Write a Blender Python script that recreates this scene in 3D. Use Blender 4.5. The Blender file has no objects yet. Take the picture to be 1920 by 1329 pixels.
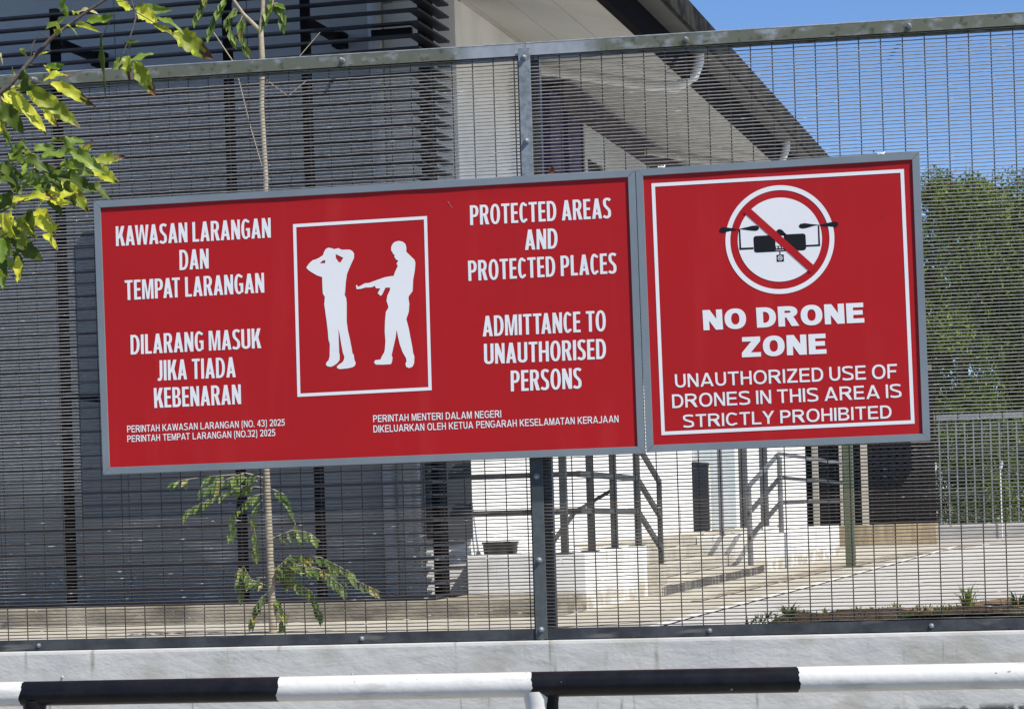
import bpy, bmesh, math, random
from mathutils import Vector, Matrix
from mathutils.geometry import tessellate_polygon
R = math.radians
SC = bpy.context.scene
random.seed(7)

# ------------------------------------------------------------------ camera
YAW, ROLL = R(9.5), R(1.75)
cam_d = bpy.data.cameras.new('camera')
cam = bpy.data.objects.new('camera', cam_d)
SC.collection.objects.link(cam)
fw = Vector((-math.sin(YAW), math.cos(YAW), 0))
rt = Vector((math.cos(YAW), math.sin(YAW), 0))
up = Vector((0, 0, 1))
cr, sr = math.cos(ROLL), math.sin(ROLL)
ex, ey = cr * rt - sr * up, sr * rt + cr * up
m = Matrix((ex, ey, -fw)).transposed().to_4x4()
m.translation = Vector((1.46, -8.74, .478))
cam.matrix_world = m
cam_d.sensor_width = 36
cam_d.lens = 86.25
cam_d.shift_y = .1487
cam_d.clip_start = .1
cam_d.clip_end = 2000
SC.camera = cam

# ------------------------------------------------------------------ sky and sun
SUN = Vector((.66, -.42, 1.0)).normalized()
elev = math.asin(SUN.z)
w = bpy.data.worlds.new('World')
SC.world = w
w.use_nodes = True
nt = w.node_tree
sky = nt.nodes.new('ShaderNodeTexSky')
sky.sky_type = 'NISHITA'
sky.sun_disc = False
sky.sun_elevation = elev
sky.sun_rotation = math.atan2(SUN.x, SUN.y)
sky.altitude = 0
sky.air_density = .62
sky.dust_density = 0
sky.ozone_density = 7
bg = nt.nodes['Background']
bg.inputs['Strength'].default_value = .12
nt.links.new(sky.outputs[0], bg.inputs['Color'])
sl = bpy.data.lights.new('sun', 'SUN')
sl.energy = 5.0
sl.angle = R(.53)
sl.color = (1.0, .95, .86)
so = bpy.data.objects.new('sun', sl)
so.rotation_euler = SUN.to_track_quat('Z', 'Y').to_euler()
SC.collection.objects.link(so)
SC.view_settings.view_transform = 'Standard'
SC.view_settings.look = 'None'
SC.view_settings.gamma = 1
SC.view_settings.exposure = 0.42

# ------------------------------------------------------------------ materials
def mat(name, col, rough=.6, metal=0., col2=None, scale=4., lo=.4, hi=.65, bump=0., bscale=40., spec=.5,
        stretch=(1, 1, 1), detail=6., transl=0.):
    """Principled material; col2 mixed in by a noise mask, optional noise bump."""
    mt = bpy.data.materials.new(name)
    mt.use_nodes = True
    t = mt.node_tree
    n, l = t.nodes, t.links
    b = n['Principled BSDF']
    b.inputs['Base Color'].default_value = (*col, 1)
    b.inputs['Roughness'].default_value = rough
    b.inputs['Metallic'].default_value = metal
    b.inputs['Specular IOR Level'].default_value = spec
    tc = n.new('ShaderNodeTexCoord')
    mp = n.new('ShaderNodeMapping')
    mp.inputs['Scale'].default_value = stretch
    l.new(tc.outputs['Object'], mp.inputs['Vector'])
    if col2:
        ns = n.new('ShaderNodeTexNoise')
        ns.inputs['Scale'].default_value = scale
        ns.inputs['Detail'].default_value = detail
        ns.inputs['Roughness'].default_value = .62
        l.new(mp.outputs[0], ns.inputs['Vector'])
        mr = n.new('ShaderNodeMapRange')
        mr.inputs['From Min'].default_value = lo
        mr.inputs['From Max'].default_value = hi
        l.new(ns.outputs['Fac'], mr.inputs['Value'])
        mx = n.new('ShaderNodeMix')
        mx.data_type = 'RGBA'
        mx.inputs[6].default_value = (*col, 1)
        mx.inputs[7].default_value = (*col2, 1)
        l.new(mr.outputs[0], mx.inputs[0])
        l.new(mx.outputs[2], b.inputs['Base Color'])
    if bump:
        nb = n.new('ShaderNodeTexNoise')
        nb.inputs['Scale'].default_value = bscale
        nb.inputs['Detail'].default_value = 5
        l.new(mp.outputs[0], nb.inputs['Vector'])
        bp = n.new('ShaderNodeBump')
        bp.inputs['Strength'].default_value = 1
        bp.inputs['Distance'].default_value = bump
        l.new(nb.outputs['Fac'], bp.inputs['Height'])
        l.new(bp.outputs[0], b.inputs['Normal'])
    if transl:
        tr = n.new('ShaderNodeBsdfTranslucent')
        src = b.inputs['Base Color'].links[0].from_socket if b.inputs['Base Color'].links else None
        if src: l.new(src, tr.inputs['Color'])
        else: tr.inputs['Color'].default_value = (*col, 1)
        ms = n.new('ShaderNodeMixShader')
        ms.inputs[0].default_value = transl
        l.new(b.outputs[0], ms.inputs[1])
        l.new(tr.outputs[0], ms.inputs[2])
        l.new(ms.outputs[0], n['Material Output'].inputs['Surface'])
    return mt

def add_mask(mt, col, build, amount=1.0):
    """mix a stain colour over a material's base colour; build(nodes, links, position_xyz) returns a 0..1 socket"""
    t = mt.node_tree
    n, l = t.nodes, t.links
    b = n['Principled BSDF']
    geo = n.new('ShaderNodeNewGeometry')
    sx = n.new('ShaderNodeSeparateXYZ')
    l.new(geo.outputs['Position'], sx.inputs[0])
    fac = build(n, l, geo.outputs['Position'], sx)
    mx = n.new('ShaderNodeMix')
    mx.data_type = 'RGBA'
    if b.inputs['Base Color'].links: l.new(b.inputs['Base Color'].links[0].from_socket, mx.inputs[6])
    else: mx.inputs[6].default_value = b.inputs['Base Color'].default_value
    mx.inputs[7].default_value = (*col, 1)
    ml = n.new('ShaderNodeMath'); ml.operation = 'MULTIPLY'; ml.inputs[1].default_value = amount
    l.new(fac, ml.inputs[0])
    l.new(ml.outputs[0], mx.inputs[0])
    l.new(mx.outputs[2], b.inputs['Base Color'])

def nz(n, l, pos, scale, stretch, lo, hi, detail=5):
    mp = n.new('ShaderNodeMapping'); mp.inputs['Scale'].default_value = stretch
    l.new(pos, mp.inputs[0])
    a = n.new('ShaderNodeTexNoise'); a.inputs['Scale'].default_value = scale; a.inputs['Detail'].default_value = detail
    l.new(mp.outputs[0], a.inputs['Vector'])
    return rng(n, l, a.outputs['Fac'], lo, hi)

def rng(n, l, sock, lo, hi):
    r = n.new('ShaderNodeMapRange'); r.interpolation_type = 'SMOOTHSTEP'
    r.inputs['From Min'].default_value = lo; r.inputs['From Max'].default_value = hi
    l.new(sock, r.inputs['Value'])
    return r.outputs[0]

def mul(n, l, a, b):
    x = n.new('ShaderNodeMath'); x.operation = 'MULTIPLY'
    l.new(a, x.inputs[0]); l.new(b, x.inputs[1])
    return x.outputs[0]

galv = mat('galvanised_steel', (.30, .325, .34), .5, .3, (.19, .21, .225), 30, .4, .62)
clamp_m = mat('spangled_clamp_steel', (.27, .30, .315), .5, .3, (.16, .185, .20), 38, .4, .62)
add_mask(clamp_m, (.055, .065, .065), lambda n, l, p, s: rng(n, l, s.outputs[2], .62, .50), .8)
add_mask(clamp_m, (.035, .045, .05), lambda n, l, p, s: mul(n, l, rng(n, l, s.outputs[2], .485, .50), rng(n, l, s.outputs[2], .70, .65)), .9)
galv_dark = mat('weathered_galvanised', (.062, .067, .076), .6, .1, (.030, .034, .040), 9, .38, .6, spec=.3)
add_mask(galv_dark, (.12, .12, .115), lambda n, l, p, s: nz(n, l, p, 1.0, (5, 5, 30), .58, .72))
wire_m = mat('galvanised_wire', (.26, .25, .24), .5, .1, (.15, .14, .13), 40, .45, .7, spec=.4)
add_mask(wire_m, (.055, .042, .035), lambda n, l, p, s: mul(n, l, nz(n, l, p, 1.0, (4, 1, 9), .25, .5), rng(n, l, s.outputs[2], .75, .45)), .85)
add_mask(wire_m, (.50, .50, .50), lambda n, l, p, s: nz(n, l, p, 1.0, (26, 26, 90), .64, .70), .9)  # pale flecks painted in as glints along the wires
wire_v = mat('shade_toned_vertical_wire', (.055, .05, .045), .7, 0, (.09, .08, .07), 40, spec=.2)  # vertical wires coloured darker, as they catch less sun than the horizontals
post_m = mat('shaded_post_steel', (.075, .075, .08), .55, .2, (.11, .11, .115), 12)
rail_top_m = mat('mossy_galvanised_rail', (.36, .385, .41), .5, .3, (.29, .315, .34), 25)
def moss(n, l, p, s):
    ab = n.new('ShaderNodeMath'); ab.operation = 'SUBTRACT'; l.new(s.outputs[0], ab.inputs[0]); ab.inputs[1].default_value = .1
    ab2 = n.new('ShaderNodeMath'); ab2.operation = 'ABSOLUTE'; l.new(ab.outputs[0], ab2.inputs[0])
    return mul(n, l, rng(n, l, ab2.outputs[0], .17, .30), nz(n, l, p, 1.0, (16, 16, 26), .22, .50))
add_mask(rail_top_m, (.115, .118, .068), moss, .88)
add_mask(rail_top_m, (.05, .06, .025), lambda n, l, p, s: mul(n, l, moss(n, l, p, s), nz(n, l, p, 1.0, (40, 40, 45), .55, .7)), .7)

alu = mat('aluminium_frame', (.215, .25, .275), .45, .25, (.185, .215, .235), 3)
red_m = mat('red_sign_film', (.405, .0088, .0108), .4, 0, (.355, .0092, .011), 1.5, .3, .7, spec=.25, bump=.002, bscale=3)
add_mask(red_m, (.46, .035, .035), lambda n, l, p, s: nz(n, l, p, 1.0, (9, 1, .9), .52, .72), .22)
add_mask(red_m, (.24, .012, .012), lambda n, l, p, s: nz(n, l, p, 1.0, (30, 1, 26), .66, .72), .35)
scratch_m = mat('pale_scratch', (.50, .10, .10), .5)
white_m = mat('white_sign_film', (.74, .75, .77), .45, 0, (.70, .71, .735), 2, spec=.35)
black_m = mat('black_sign_film', (.010, .010, .013), .5, spec=.2)

wall_m = mat('white_stucco', (.50, .50, .485), .8, 0, (.43, .435, .43), 2.2, .35, .65, spec=.25)
def stucco_bump(mt, d1=.006, d2=.002):
    t = mt.node_tree; n, l = t.nodes, t.links
    geo = n.new('ShaderNodeNewGeometry')
    mp = n.new('ShaderNodeMapping'); mp.inputs['Scale'].default_value = (1, 1, 1.7); mp.inputs['Rotation'].default_value = (0, R(-28), 0)
    l.new(geo.outputs['Position'], mp.inputs[0])
    a = n.new('ShaderNodeTexNoise'); a.inputs['Scale'].default_value = 26; a.inputs['Detail'].default_value = 6; a.inputs['Roughness'].default_value = .6
    c = n.new('ShaderNodeTexNoise'); c.inputs['Scale'].default_value = 7; c.inputs['Detail'].default_value = 3
    l.new(mp.outputs[0], a.inputs['Vector']); l.new(mp.outputs[0], c.inputs['Vector'])
    b1 = n.new('ShaderNodeBump'); b1.inputs['Distance'].default_value = d1; b1.inputs['Strength'].default_value = 1
    b2 = n.new('ShaderNodeBump'); b2.inputs['Distance'].default_value = d1 * 3.2; b2.inputs['Strength'].default_value = 1
    l.new(a.outputs['Fac'], b1.inputs['Height']); l.new(c.outputs['Fac'], b2.inputs['Height'])
    l.new(b2.outputs[0], b1.inputs['Normal'])
    l.new(b1.outputs[0], n['Principled BSDF'].inputs['Normal'])
stucco_bump(wall_m, .0022)
# rain streaks under the rail, and mould at the foot of the wall
add_mask(wall_m, (.19, .18, .14), lambda n, l, p, s: mul(n, l, nz(n, l, p, 1.0, (11, 1, 1.6), .60, .68), rng(n, l, s.outputs[2], -.19, -.01)), .8)
add_mask(wall_m, (.33, .32, .28), lambda n, l, p, s: nz(n, l, p, 1.0, (3.5, 1, 5), .5, .68), .6)
add_mask(wall_m, (.15, .14, .11), lambda n, l, p, s: mul(n, l, nz(n, l, p, 1.0, (38, 1, 2.5), .62, .70), nz(n, l, p, 1.0, (2.3, 1, 3), .48, .60)), .7)
add_mask(wall_m, (.03, .03, .03), lambda n, l, p, s: mul(n, l, mul(n, l, nz(n, l, p, 1.0, (14, 1, 22), .42, .5), rng(n, l, s.outputs[2], -.245, -.275)), rng(n, l, s.outputs[0], 1.1, 1.7)), .95)

pipe_white = mat('white_gloss_paint', (.62, .62, .60), .4, 0, (.53, .53, .51), 9, .5, .75, bump=.0015, bscale=40)
add_mask(pipe_white, (.42, .41, .38), lambda n, l, p, s: nz(n, l, p, 1.0, (7, 30, 30), .54, .68), .6)
add_mask(pipe_white, (.25, .17, .10), lambda n, l, p, s: nz(n, l, p, 1.0, (50, 50, 50), .70, .76))
pipe_black = mat('black_gloss_paint', (.007, .007, .010), .36, 0, (.012, .012, .015), 14, bump=.0008, bscale=45, spec=.22)
add_mask(pipe_black, (.3, .3, .3), lambda n, l, p, s: nz(n, l, p, 1.0, (45, 45, 45), .735, .76))

clad_m = mat('grey_cladding', (.43, .44, .435), .6, 0, (.385, .395, .39), 1.2)
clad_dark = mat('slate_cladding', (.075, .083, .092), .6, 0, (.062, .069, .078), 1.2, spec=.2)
blade_m = mat('navy_louvre_paint', (.012, .014, .022), .5, 0, (.017, .020, .028), 3, spec=.25)
dark_m = mat('black_paint', (.006, .006, .008), .6, spec=.12)
cream_m = mat('white_wall_paint', (.82, .815, .79), .8, 0, (.66, .65, .60), 1.5, .4, .75, spec=.2)
add_mask(cream_m, (.30, .24, .16), lambda n, l, p, s: mul(n, l, nz(n, l, p, 1.0, (14, 14, 1.6), .6, .7), rng(n, l, s.outputs[2], .12, .02)), .8)
soffit_m = mat('beige_soffit_board', (.44, .435, .405), .75, 0, (.38, .375, .35), 1.0)
gutter_m = mat('grey_gutter', (.085, .087, .09), .7, 0, (.065, .067, .07), 2, spec=.15)
gutter_moss = mat('mossy_gutter_edge', (.034, .033, .028), .85, 0, (.008, .008, .009), 5, .4, .6, spec=.08)
fascia_m = mat('charcoal_fascia', (.006, .006, .008), .9, spec=.04)
purple_m = mat('purple_paint', (.030, .018, .095), .6, 0, (.020, .013, .06), 2, spec=.2)
purple_beam_m = mat('purple_stained_beam', (.040, .030, .048), .7, 0, (.075, .058, .066), 4, spec=.15)
recess_m = mat('olive_grey_recess', (.16, .155, .135), .8)
slat_back = mat('grey_green_backing', (.16, .18, .16), .7)
pane_m = mat('pale_window_pane', (.46, .50, .51), .3, 0, (.54, .57, .58), 1.6)
conc_m = mat('pale_concrete', (.46, .425, .355), .85, 0, (.33, .305, .25), 2.5, .4, .7, bump=.004, bscale=30, spec=.2)
conc_dirty = mat('stained_concrete', (.36, .32, .245), .85, 0, (.13, .118, .092), 2.2, .40, .66, bump=.004, bscale=30, spec=.2, stretch=(1, 1, 2.5))
plat_m = mat('white_painted_concrete', (.82, .81, .775), .8, 0, (.55, .53, .47), 2, .45, .75, spec=.2)
add_mask(plat_m, (.36, .30, .20), lambda n, l, p, s: mul(n, l, nz(n, l, p, 1.0, (3, 3, 5), .35, .6), rng(n, l, s.outputs[2], -.17, -.30)), .75)
add_mask(plat_m, (.17, .13, .09), lambda n, l, p, s: mul(n, l, nz(n, l, p, 1.0, (12, 12, .9), .62, .68), rng(n, l, s.outputs[2], -.2, .05)), .8)
edge_m = mat('blackened_slab_edge', (.09, .085, .075), .9, 0, (.30, .28, .24), 9, .5, .66, stretch=(1, 1, .25), spec=.2)
road_m = mat('grey_concrete_road', (.49, .475, .445), .85, 0, (.40, .385, .36), 3, .35, .65, bump=.003, bscale=60, spec=.2)
add_mask(road_m, (.12, .11, .09), lambda n, l, p, s: nz(n, l, p, 1.0, (14, 14, 14), .66, .70), .7)
paint_line = mat('white_road_paint', (.62, .61, .58), .8, 0, (.42, .40, .37), 8, .5, .7)
litter_m = mat('leaf_litter_gutter', (.18, .145, .10), .9, 0, (.38, .335, .26), 6, .38, .58, bump=.01, bscale=40)
asphalt = mat('asphalt', (.06, .06, .06), .9, 0, (.045, .045, .045), 6, bump=.004, bscale=90)
soil_m = mat('red_brown_soil', (.34, .165, .085), .95, 0, (.20, .14, .07), 9, .4, .62, bump=.02, bscale=40, spec=.1)
terrain_m = mat('terrain_gravel', (.42, .40, .355), .9, 0, (.29, .275, .235), 2.0, .4, .65, bump=.005, bscale=30, spec=.2)
olive_m = mat('olive_green_paint', (.10, .12, .065), .5, 0, (.075, .09, .05), 3)
rail_dark = mat('weathered_dark_railing', (.030, .032, .030), .55, 0, (.055, .055, .048), 6)
rail_grey = mat('sun_bleached_grey_railing', (.15, .155, .16), .5, 0, (.10, .10, .105), 6)
tan_m = mat('stained_tan_concrete', (.42, .335, .215), .85, 0, (.27, .21, .13), 2.5, .4, .65, stretch=(4, 4, .5), spec=.2)
bark_m = mat('grey_brown_bark', (.075, .060, .052), .85, 0, (.12, .10, .085), 18, bump=.004, bscale=60)
pale_bark = mat('pale_sapling_bark', (.36, .31, .22), .85, 0, (.25, .21, .15), 14, bump=.004, bscale=50)
L = {'g': mat('leaf_green', (.17, .26, .03), .5, 0, (.11, .19, .022), 22, transl=.45, spec=.35),
     'l': mat('leaf_bright_green', (.25, .34, .055), .45, 0, (.15, .23, .035), 22, transl=.4),
     'd': mat('leaf_dark_green', (.10, .145, .02), .5, 0, (.065, .10, .016), 22, transl=.4, spec=.3),
     'y': mat('leaf_yellow_green', (.36, .40, .035), .5, 0, (.19, .25, .025), 18, transl=.48),
     'Y': mat('leaf_yellow', (.72, .70, .055), .5, 0, (.48, .55, .05), 18, transl=.48),
     'p': mat('leaf_pale_yellow', (.62, .56, .25), .5, 0, (.45, .42, .10), 22, transl=.4),
     'r': mat('leaf_brown', (.085, .035, .020), .6, 0, (.17, .085, .03), 25, transl=.2)}
far_leaf = [mat('far_foliage_dark', (.062, .105, .022), .6, transl=.4, spec=.2), mat('far_foliage_green', (.15, .22, .036), .6, transl=.45, spec=.2),
            mat('far_foliage_yellow', (.26, .34, .065), .6, transl=.45, spec=.2)]
sap_leaf = [mat('sapling_leaf', (.085, .15, .032), .5, transl=.4), mat('sapling_leaf_light', (.17, .25, .045), .5, transl=.4),
            mat('sapling_leaf_yellow', (.30, .28, .06), .5, transl=.4)]
grass_m = [mat('grass_blade', (.17, .28, .045), .5, transl=.4), mat('grass_blade_dry', (.26, .24, .10), .6, transl=.3)]
dish_m = mat('black_rubber', (.02, .021, .024), .6)
zip_m = mat('white_plastic', (.75, .75, .74), .4)
dry_leaf_m = mat('dry_orange_leaf', (.42, .17, .07), .6)

# ------------------------------------------------------------------ mesh helpers
class MB:
    def __init__(s): s.v, s.f, s.mi, s.sm = [], [], [], []
    def add(s, vs, fs, mi=0, smooth=False):
        o = len(s.v)
        s.v += [tuple(v) for v in vs]
        for f in fs:
            s.f.append(tuple(i + o for i in f)); s.mi.append(mi); s.sm.append(smooth)
    def hexa(s, p, mi=0):
        """eight corners: four below (counter-clockwise from above), four above"""
        s.add(p, [(3, 2, 1, 0), (4, 5, 6, 7), (0, 1, 5, 4), (1, 2, 6, 5), (2, 3, 7, 6), (3, 0, 4, 7)], mi)
    def box(s, x0, x1, y0, y1, z0, z1, mi=0, T=None):
        T = T or (lambda a, b, z: (a, b, z))
        s.hexa([T(x0, y0, z0), T(x1, y0, z0), T(x1, y1, z0), T(x0, y1, z0), T(x0, y0, z1), T(x1, y0, z1), T(x1, y1, z1), T(x0, y1, z1)], mi)
    def tube(s, pts, r, n=10, mi=0, caps=True, smooth=True):
        pts = [Vector(p) for p in pts]
        rs = r if isinstance(r, (list, tuple)) else [r] * len(pts)
        rings, ref = [], None
        for i, p in enumerate(pts):
            d = (pts[min(i + 1, len(pts) - 1)] - pts[max(i - 1, 0)]).normalized()
            if ref is None:
                ref = Vector((0, 0, 1)) if abs(d.z) < .9 else Vector((1, 0, 0))
            u = (ref - d * ref.dot(d)).normalized(); ref = u
            v = d.cross(u)
            rings.append([p + (u * math.cos(2 * math.pi * k / n) + v * math.sin(2 * math.pi * k / n)) * rs[i] for k in range(n)])
        vs = [q for rg in rings for q in rg]
        fs = [(i * n + k, i * n + (k + 1) % n, (i + 1) * n + (k + 1) % n, (i + 1) * n + k) for i in range(len(pts) - 1) for k in range(n)]
        s.add(vs, fs, mi, smooth)
        if caps:
            s.add(rings[0], [tuple(reversed(range(n)))], mi); s.add(rings[-1], [tuple(range(n))], mi)
    def bar(s, p, q, wx, wy, mi=0, side=None):
        """rectangular bar from p to q"""
        p, q = Vector(p), Vector(q)
        d = (q - p).normalized()
        a = Vector(side) if side else (Vector((0, 0, 1)) if abs(d.z) < .9 else Vector((1, 0, 0)))
        u = (a - d * a.dot(d)).normalized() * wx / 2
        v = d.cross(u).normalized() * wy / 2
        s.hexa([p - u - v, p + u - v, p + u + v, p - u + v, q - u - v, q + u - v, q + u + v, q - u + v], mi)
    def build(s, name, mats, parent=None, bevel=0, recalc=True):
        me = bpy.data.meshes.new(name)
        me.from_pydata(s.v, [], s.f)
        mats = mats if isinstance(mats, (list, tuple)) else [mats]
        for x in mats: me.materials.append(x)
        me.polygons.foreach_set('material_index', s.mi)
        me.polygons.foreach_set('use_smooth', s.sm)
        if recalc or bevel:
            b = bmesh.new(); b.from_mesh(me)
            if bevel:
                bmesh.ops.bevel(b, geom=[e for e in b.edges], offset=bevel, segments=2, affect='EDGES', profile=.6)
            if recalc: bmesh.ops.recalc_face_normals(b, faces=b.faces)
            b.to_mesh(me); b.free()
        me.update()
        o = bpy.data.objects.new(name, me)
        SC.collection.objects.link(o)
        if parent: o.parent = parent
        return o

def tag(o, label, cat, group=None):
    o['label'] = label; o['category'] = cat
    if group: o['group'] = group
    return o
def empty(name, loc=(0, 0, 0), rot=(0, 0, 0)):
    o = bpy.data.objects.new(name, None)
    o.empty_display_size = .2
    o.location = loc; o.rotation_euler = rot
    SC.collection.objects.link(o)
    return o
def kind(o, k): o['kind'] = k; return o
def copy_tree(o, parent=None):
    c = o.copy(); SC.collection.objects.link(c)
    if parent: c.parent = parent
    for ch in list(o.children): copy_tree(ch, c)
    return c

# ------------------------------------------------------------------ measured outlines of lettering, figures, leaves
LINES = [
    ('KAWASAN LARANGAN', 'c', 1, [(-0.9248, 0.3341), (-0.3368, 0.3342), (-0.924, 0.4068), (-0.3356, 0.4061)]),
    ('DAN', 'c', 1, [(-0.6858, 0.2334), (-0.575, 0.2341), (-0.6842, 0.3071), (-0.5734, 0.3066)]),
    ('TEMPAT LARANGAN', 'c', 1, [(-0.8975, 0.1339), (-0.3686, 0.1355), (-0.8967, 0.2066), (-0.3678, 0.2075)]),
    ('DILARANG MASUK', 'c', 1, [(-0.8835, -0.0669), (-0.3888, -0.0658), (-0.8821, 0.0049), (-0.3881, 0.0065)]),
    ('JIKA TIADA', 'c', 1, [(-0.7834, -0.1673), (-0.4874, -0.1674), (-0.7819, -0.093), (-0.4866, -0.0938)]),
    ('KEBENARAN', 'c', 1, [(-0.8003, -0.2667), (-0.4709, -0.2661), (-0.8003, -0.1935), (-0.4702, -0.1944)]),
    ('PERINTAH KAWASAN LARANGAN (NO. 43) 2025', 'n', 1, [(-0.9073, -0.3526), (-0.3102, -0.3516), (-0.9072, -0.3272), (-0.3094, -0.3273)]),
    ('PERINTAH TEMPAT LARANGAN (NO.32) 2025', 'n', 1, [(-0.9082, -0.3879), (-0.3468, -0.3874), (-0.9081, -0.3637), (-0.3467, -0.3627)]),
    ('PROTECTED AREAS', 'c', 1, [(0.4023, 0.3391), (0.9128, 0.337), (0.4034, 0.4099), (0.9126, 0.409)]),
    ('AND', 'c', 1, [(0.5983, 0.2396), (0.7163, 0.2391), (0.5995, 0.3119), (0.7182, 0.3112)]),
    ('PROTECTED PLACES', 'c', 1, [(0.3888, 0.1394), (0.9251, 0.1397), (0.3892, 0.2121), (0.9256, 0.2124)]),
    ('ADMITTANCE TO', 'c', 1, [(0.4337, -0.0623), (0.8795, -0.0635), (0.4348, 0.0112), (0.8805, 0.0101)]),
    ('UNAUTHORISED', 'c', 1, [(0.4351, -0.1617), (0.8768, -0.1623), (0.4365, -0.0886), (0.8777, -0.0907)]),
    ('PERSONS', 'c', 1, [(0.5288, -0.2634), (0.785, -0.2632), (0.5303, -0.1889), (0.7856, -0.1903)]),
    ('PERINTAH MENTERI DALAM NEGERI', 'n', 1, [(0.0202, -0.3526), (0.4905, -0.3547), (0.0205, -0.3275), (0.4904, -0.3288)]),
    ('DIKELUARKAN OLEH KETUA PENGARAH KESELAMATAN KERAJAAN', 'n', 1, [(0.0198, -0.3902), (0.9132, -0.3896), (0.0199, -0.3645), (0.9131, -0.3646)]),
    ('NO DRONE', 'k', 2, [(-0.2781, -0.0799), (0.2856, -0.0807), (-0.2796, -0.0087), (0.2846, -0.0108)]),
    ('ZONE', 'k', 2, [(-0.1463, -0.1818), (0.1502, -0.1829), (-0.1457, -0.1109), (0.1498, -0.1123)]),
    ('UNAUTHORIZED USE OF', 'b', 2, [(-0.3858, -0.2778), (0.3916, -0.28), (-0.3866, -0.2304), (0.392, -0.2302)]),
    ('DRONES IN THIS AREA IS', 'b', 2, [(-0.3992, -0.3496), (0.4041, -0.3477), (-0.3995, -0.3011), (0.4038, -0.3005)]),
    ('STRICTLY PROHIBITED', 'b', 2, [(-0.363, -0.4204), (0.3672, -0.419), (-0.3629, -0.3752), (0.3674, -0.3733)]),
]
PICTURE_BORDER = [(-0.2524, 0.3783), (0.2453, 0.3807), (0.2399, -0.2466), (-0.2587, -0.2493)]
NOTICE_BORDER = [(-0.4433, 0.4497), (0.4421, 0.4471), (0.4455, -0.4413), (-0.4418, -0.4436)]
RAISED_ARMS = [(-0.1226, 0.2861), (-0.11, 0.2832), (-0.1029, 0.2796), (-0.0862, 0.2825), (-0.0743, 0.276), (-0.0456, 0.275), (-0.0348, 0.2696), (-0.0286, 0.2596), (-0.0297, 0.2435), (-0.0403, 0.2241), (-0.0505, 0.2031), (-0.0577, 0.1873), (-0.0632, 0.158), (-0.0666, 0.1259), (-0.0693, 0.1125), (-0.0641, 0.1015), (-0.0626, 0.0826), (-0.0651, 0.0154), (-0.0618, -0.0171), (-0.0558, -0.047), (-0.0512, -0.0741), (-0.0478, -0.1001), (-0.0431, -0.1068), (-0.042, -0.1219), (-0.037, -0.1366), (-0.04, -0.1446), (-0.0485, -0.1506), (-0.068, -0.1541), (-0.0956, -0.1555), (-0.1066, -0.1524), (-0.1074, -0.1448), (-0.0977, -0.1377), (-0.0859, -0.1307), (-0.08, -0.1212), (-0.0785, -0.1105), (-0.0835, -0.0968), (-0.088, -0.067), (-0.0932, -0.029), (-0.0969, -0.01), (-0.097, -0.0558), (-0.0973, -0.0962), (-0.0954, -0.1044), (-0.0967, -0.1232), (-0.1059, -0.1335), (-0.1172, -0.1411), (-0.1285, -0.1455), (-0.1422, -0.1438), (-0.1481, -0.137), (-0.1456, -0.129), (-0.1375, -0.1213), (-0.1332, -0.108), (-0.1309, -0.0623), (-0.1349, -0.0487), (-0.1368, -0.0108), (-0.1412, 0.0352), (-0.1462, 0.0813), (-0.143, 0.1081), (-0.1502, 0.1219), (-0.1508, 0.1516), (-0.1503, 0.1807), (-0.1689, 0.1876), (-0.1879, 0.1994), (-0.2014, 0.2092), (-0.2083, 0.2182), (-0.1977, 0.2323), (-0.1834, 0.2439), (-0.1723, 0.2461), (-0.1582, 0.2518), (-0.144, 0.2602), (-0.1397, 0.2724), (-0.1321, 0.2828)]
ARM_GAP_A = [(-0.1573, 0.2307), (-0.1476, 0.2394), (-0.137, 0.2421), (-0.1374, 0.2308)]
ARM_GAP_B = [(-0.097, 0.2615), (-0.0693, 0.2466), (-0.0804, 0.23), (-0.0865, 0.2314), (-0.0969, 0.247)]
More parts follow.
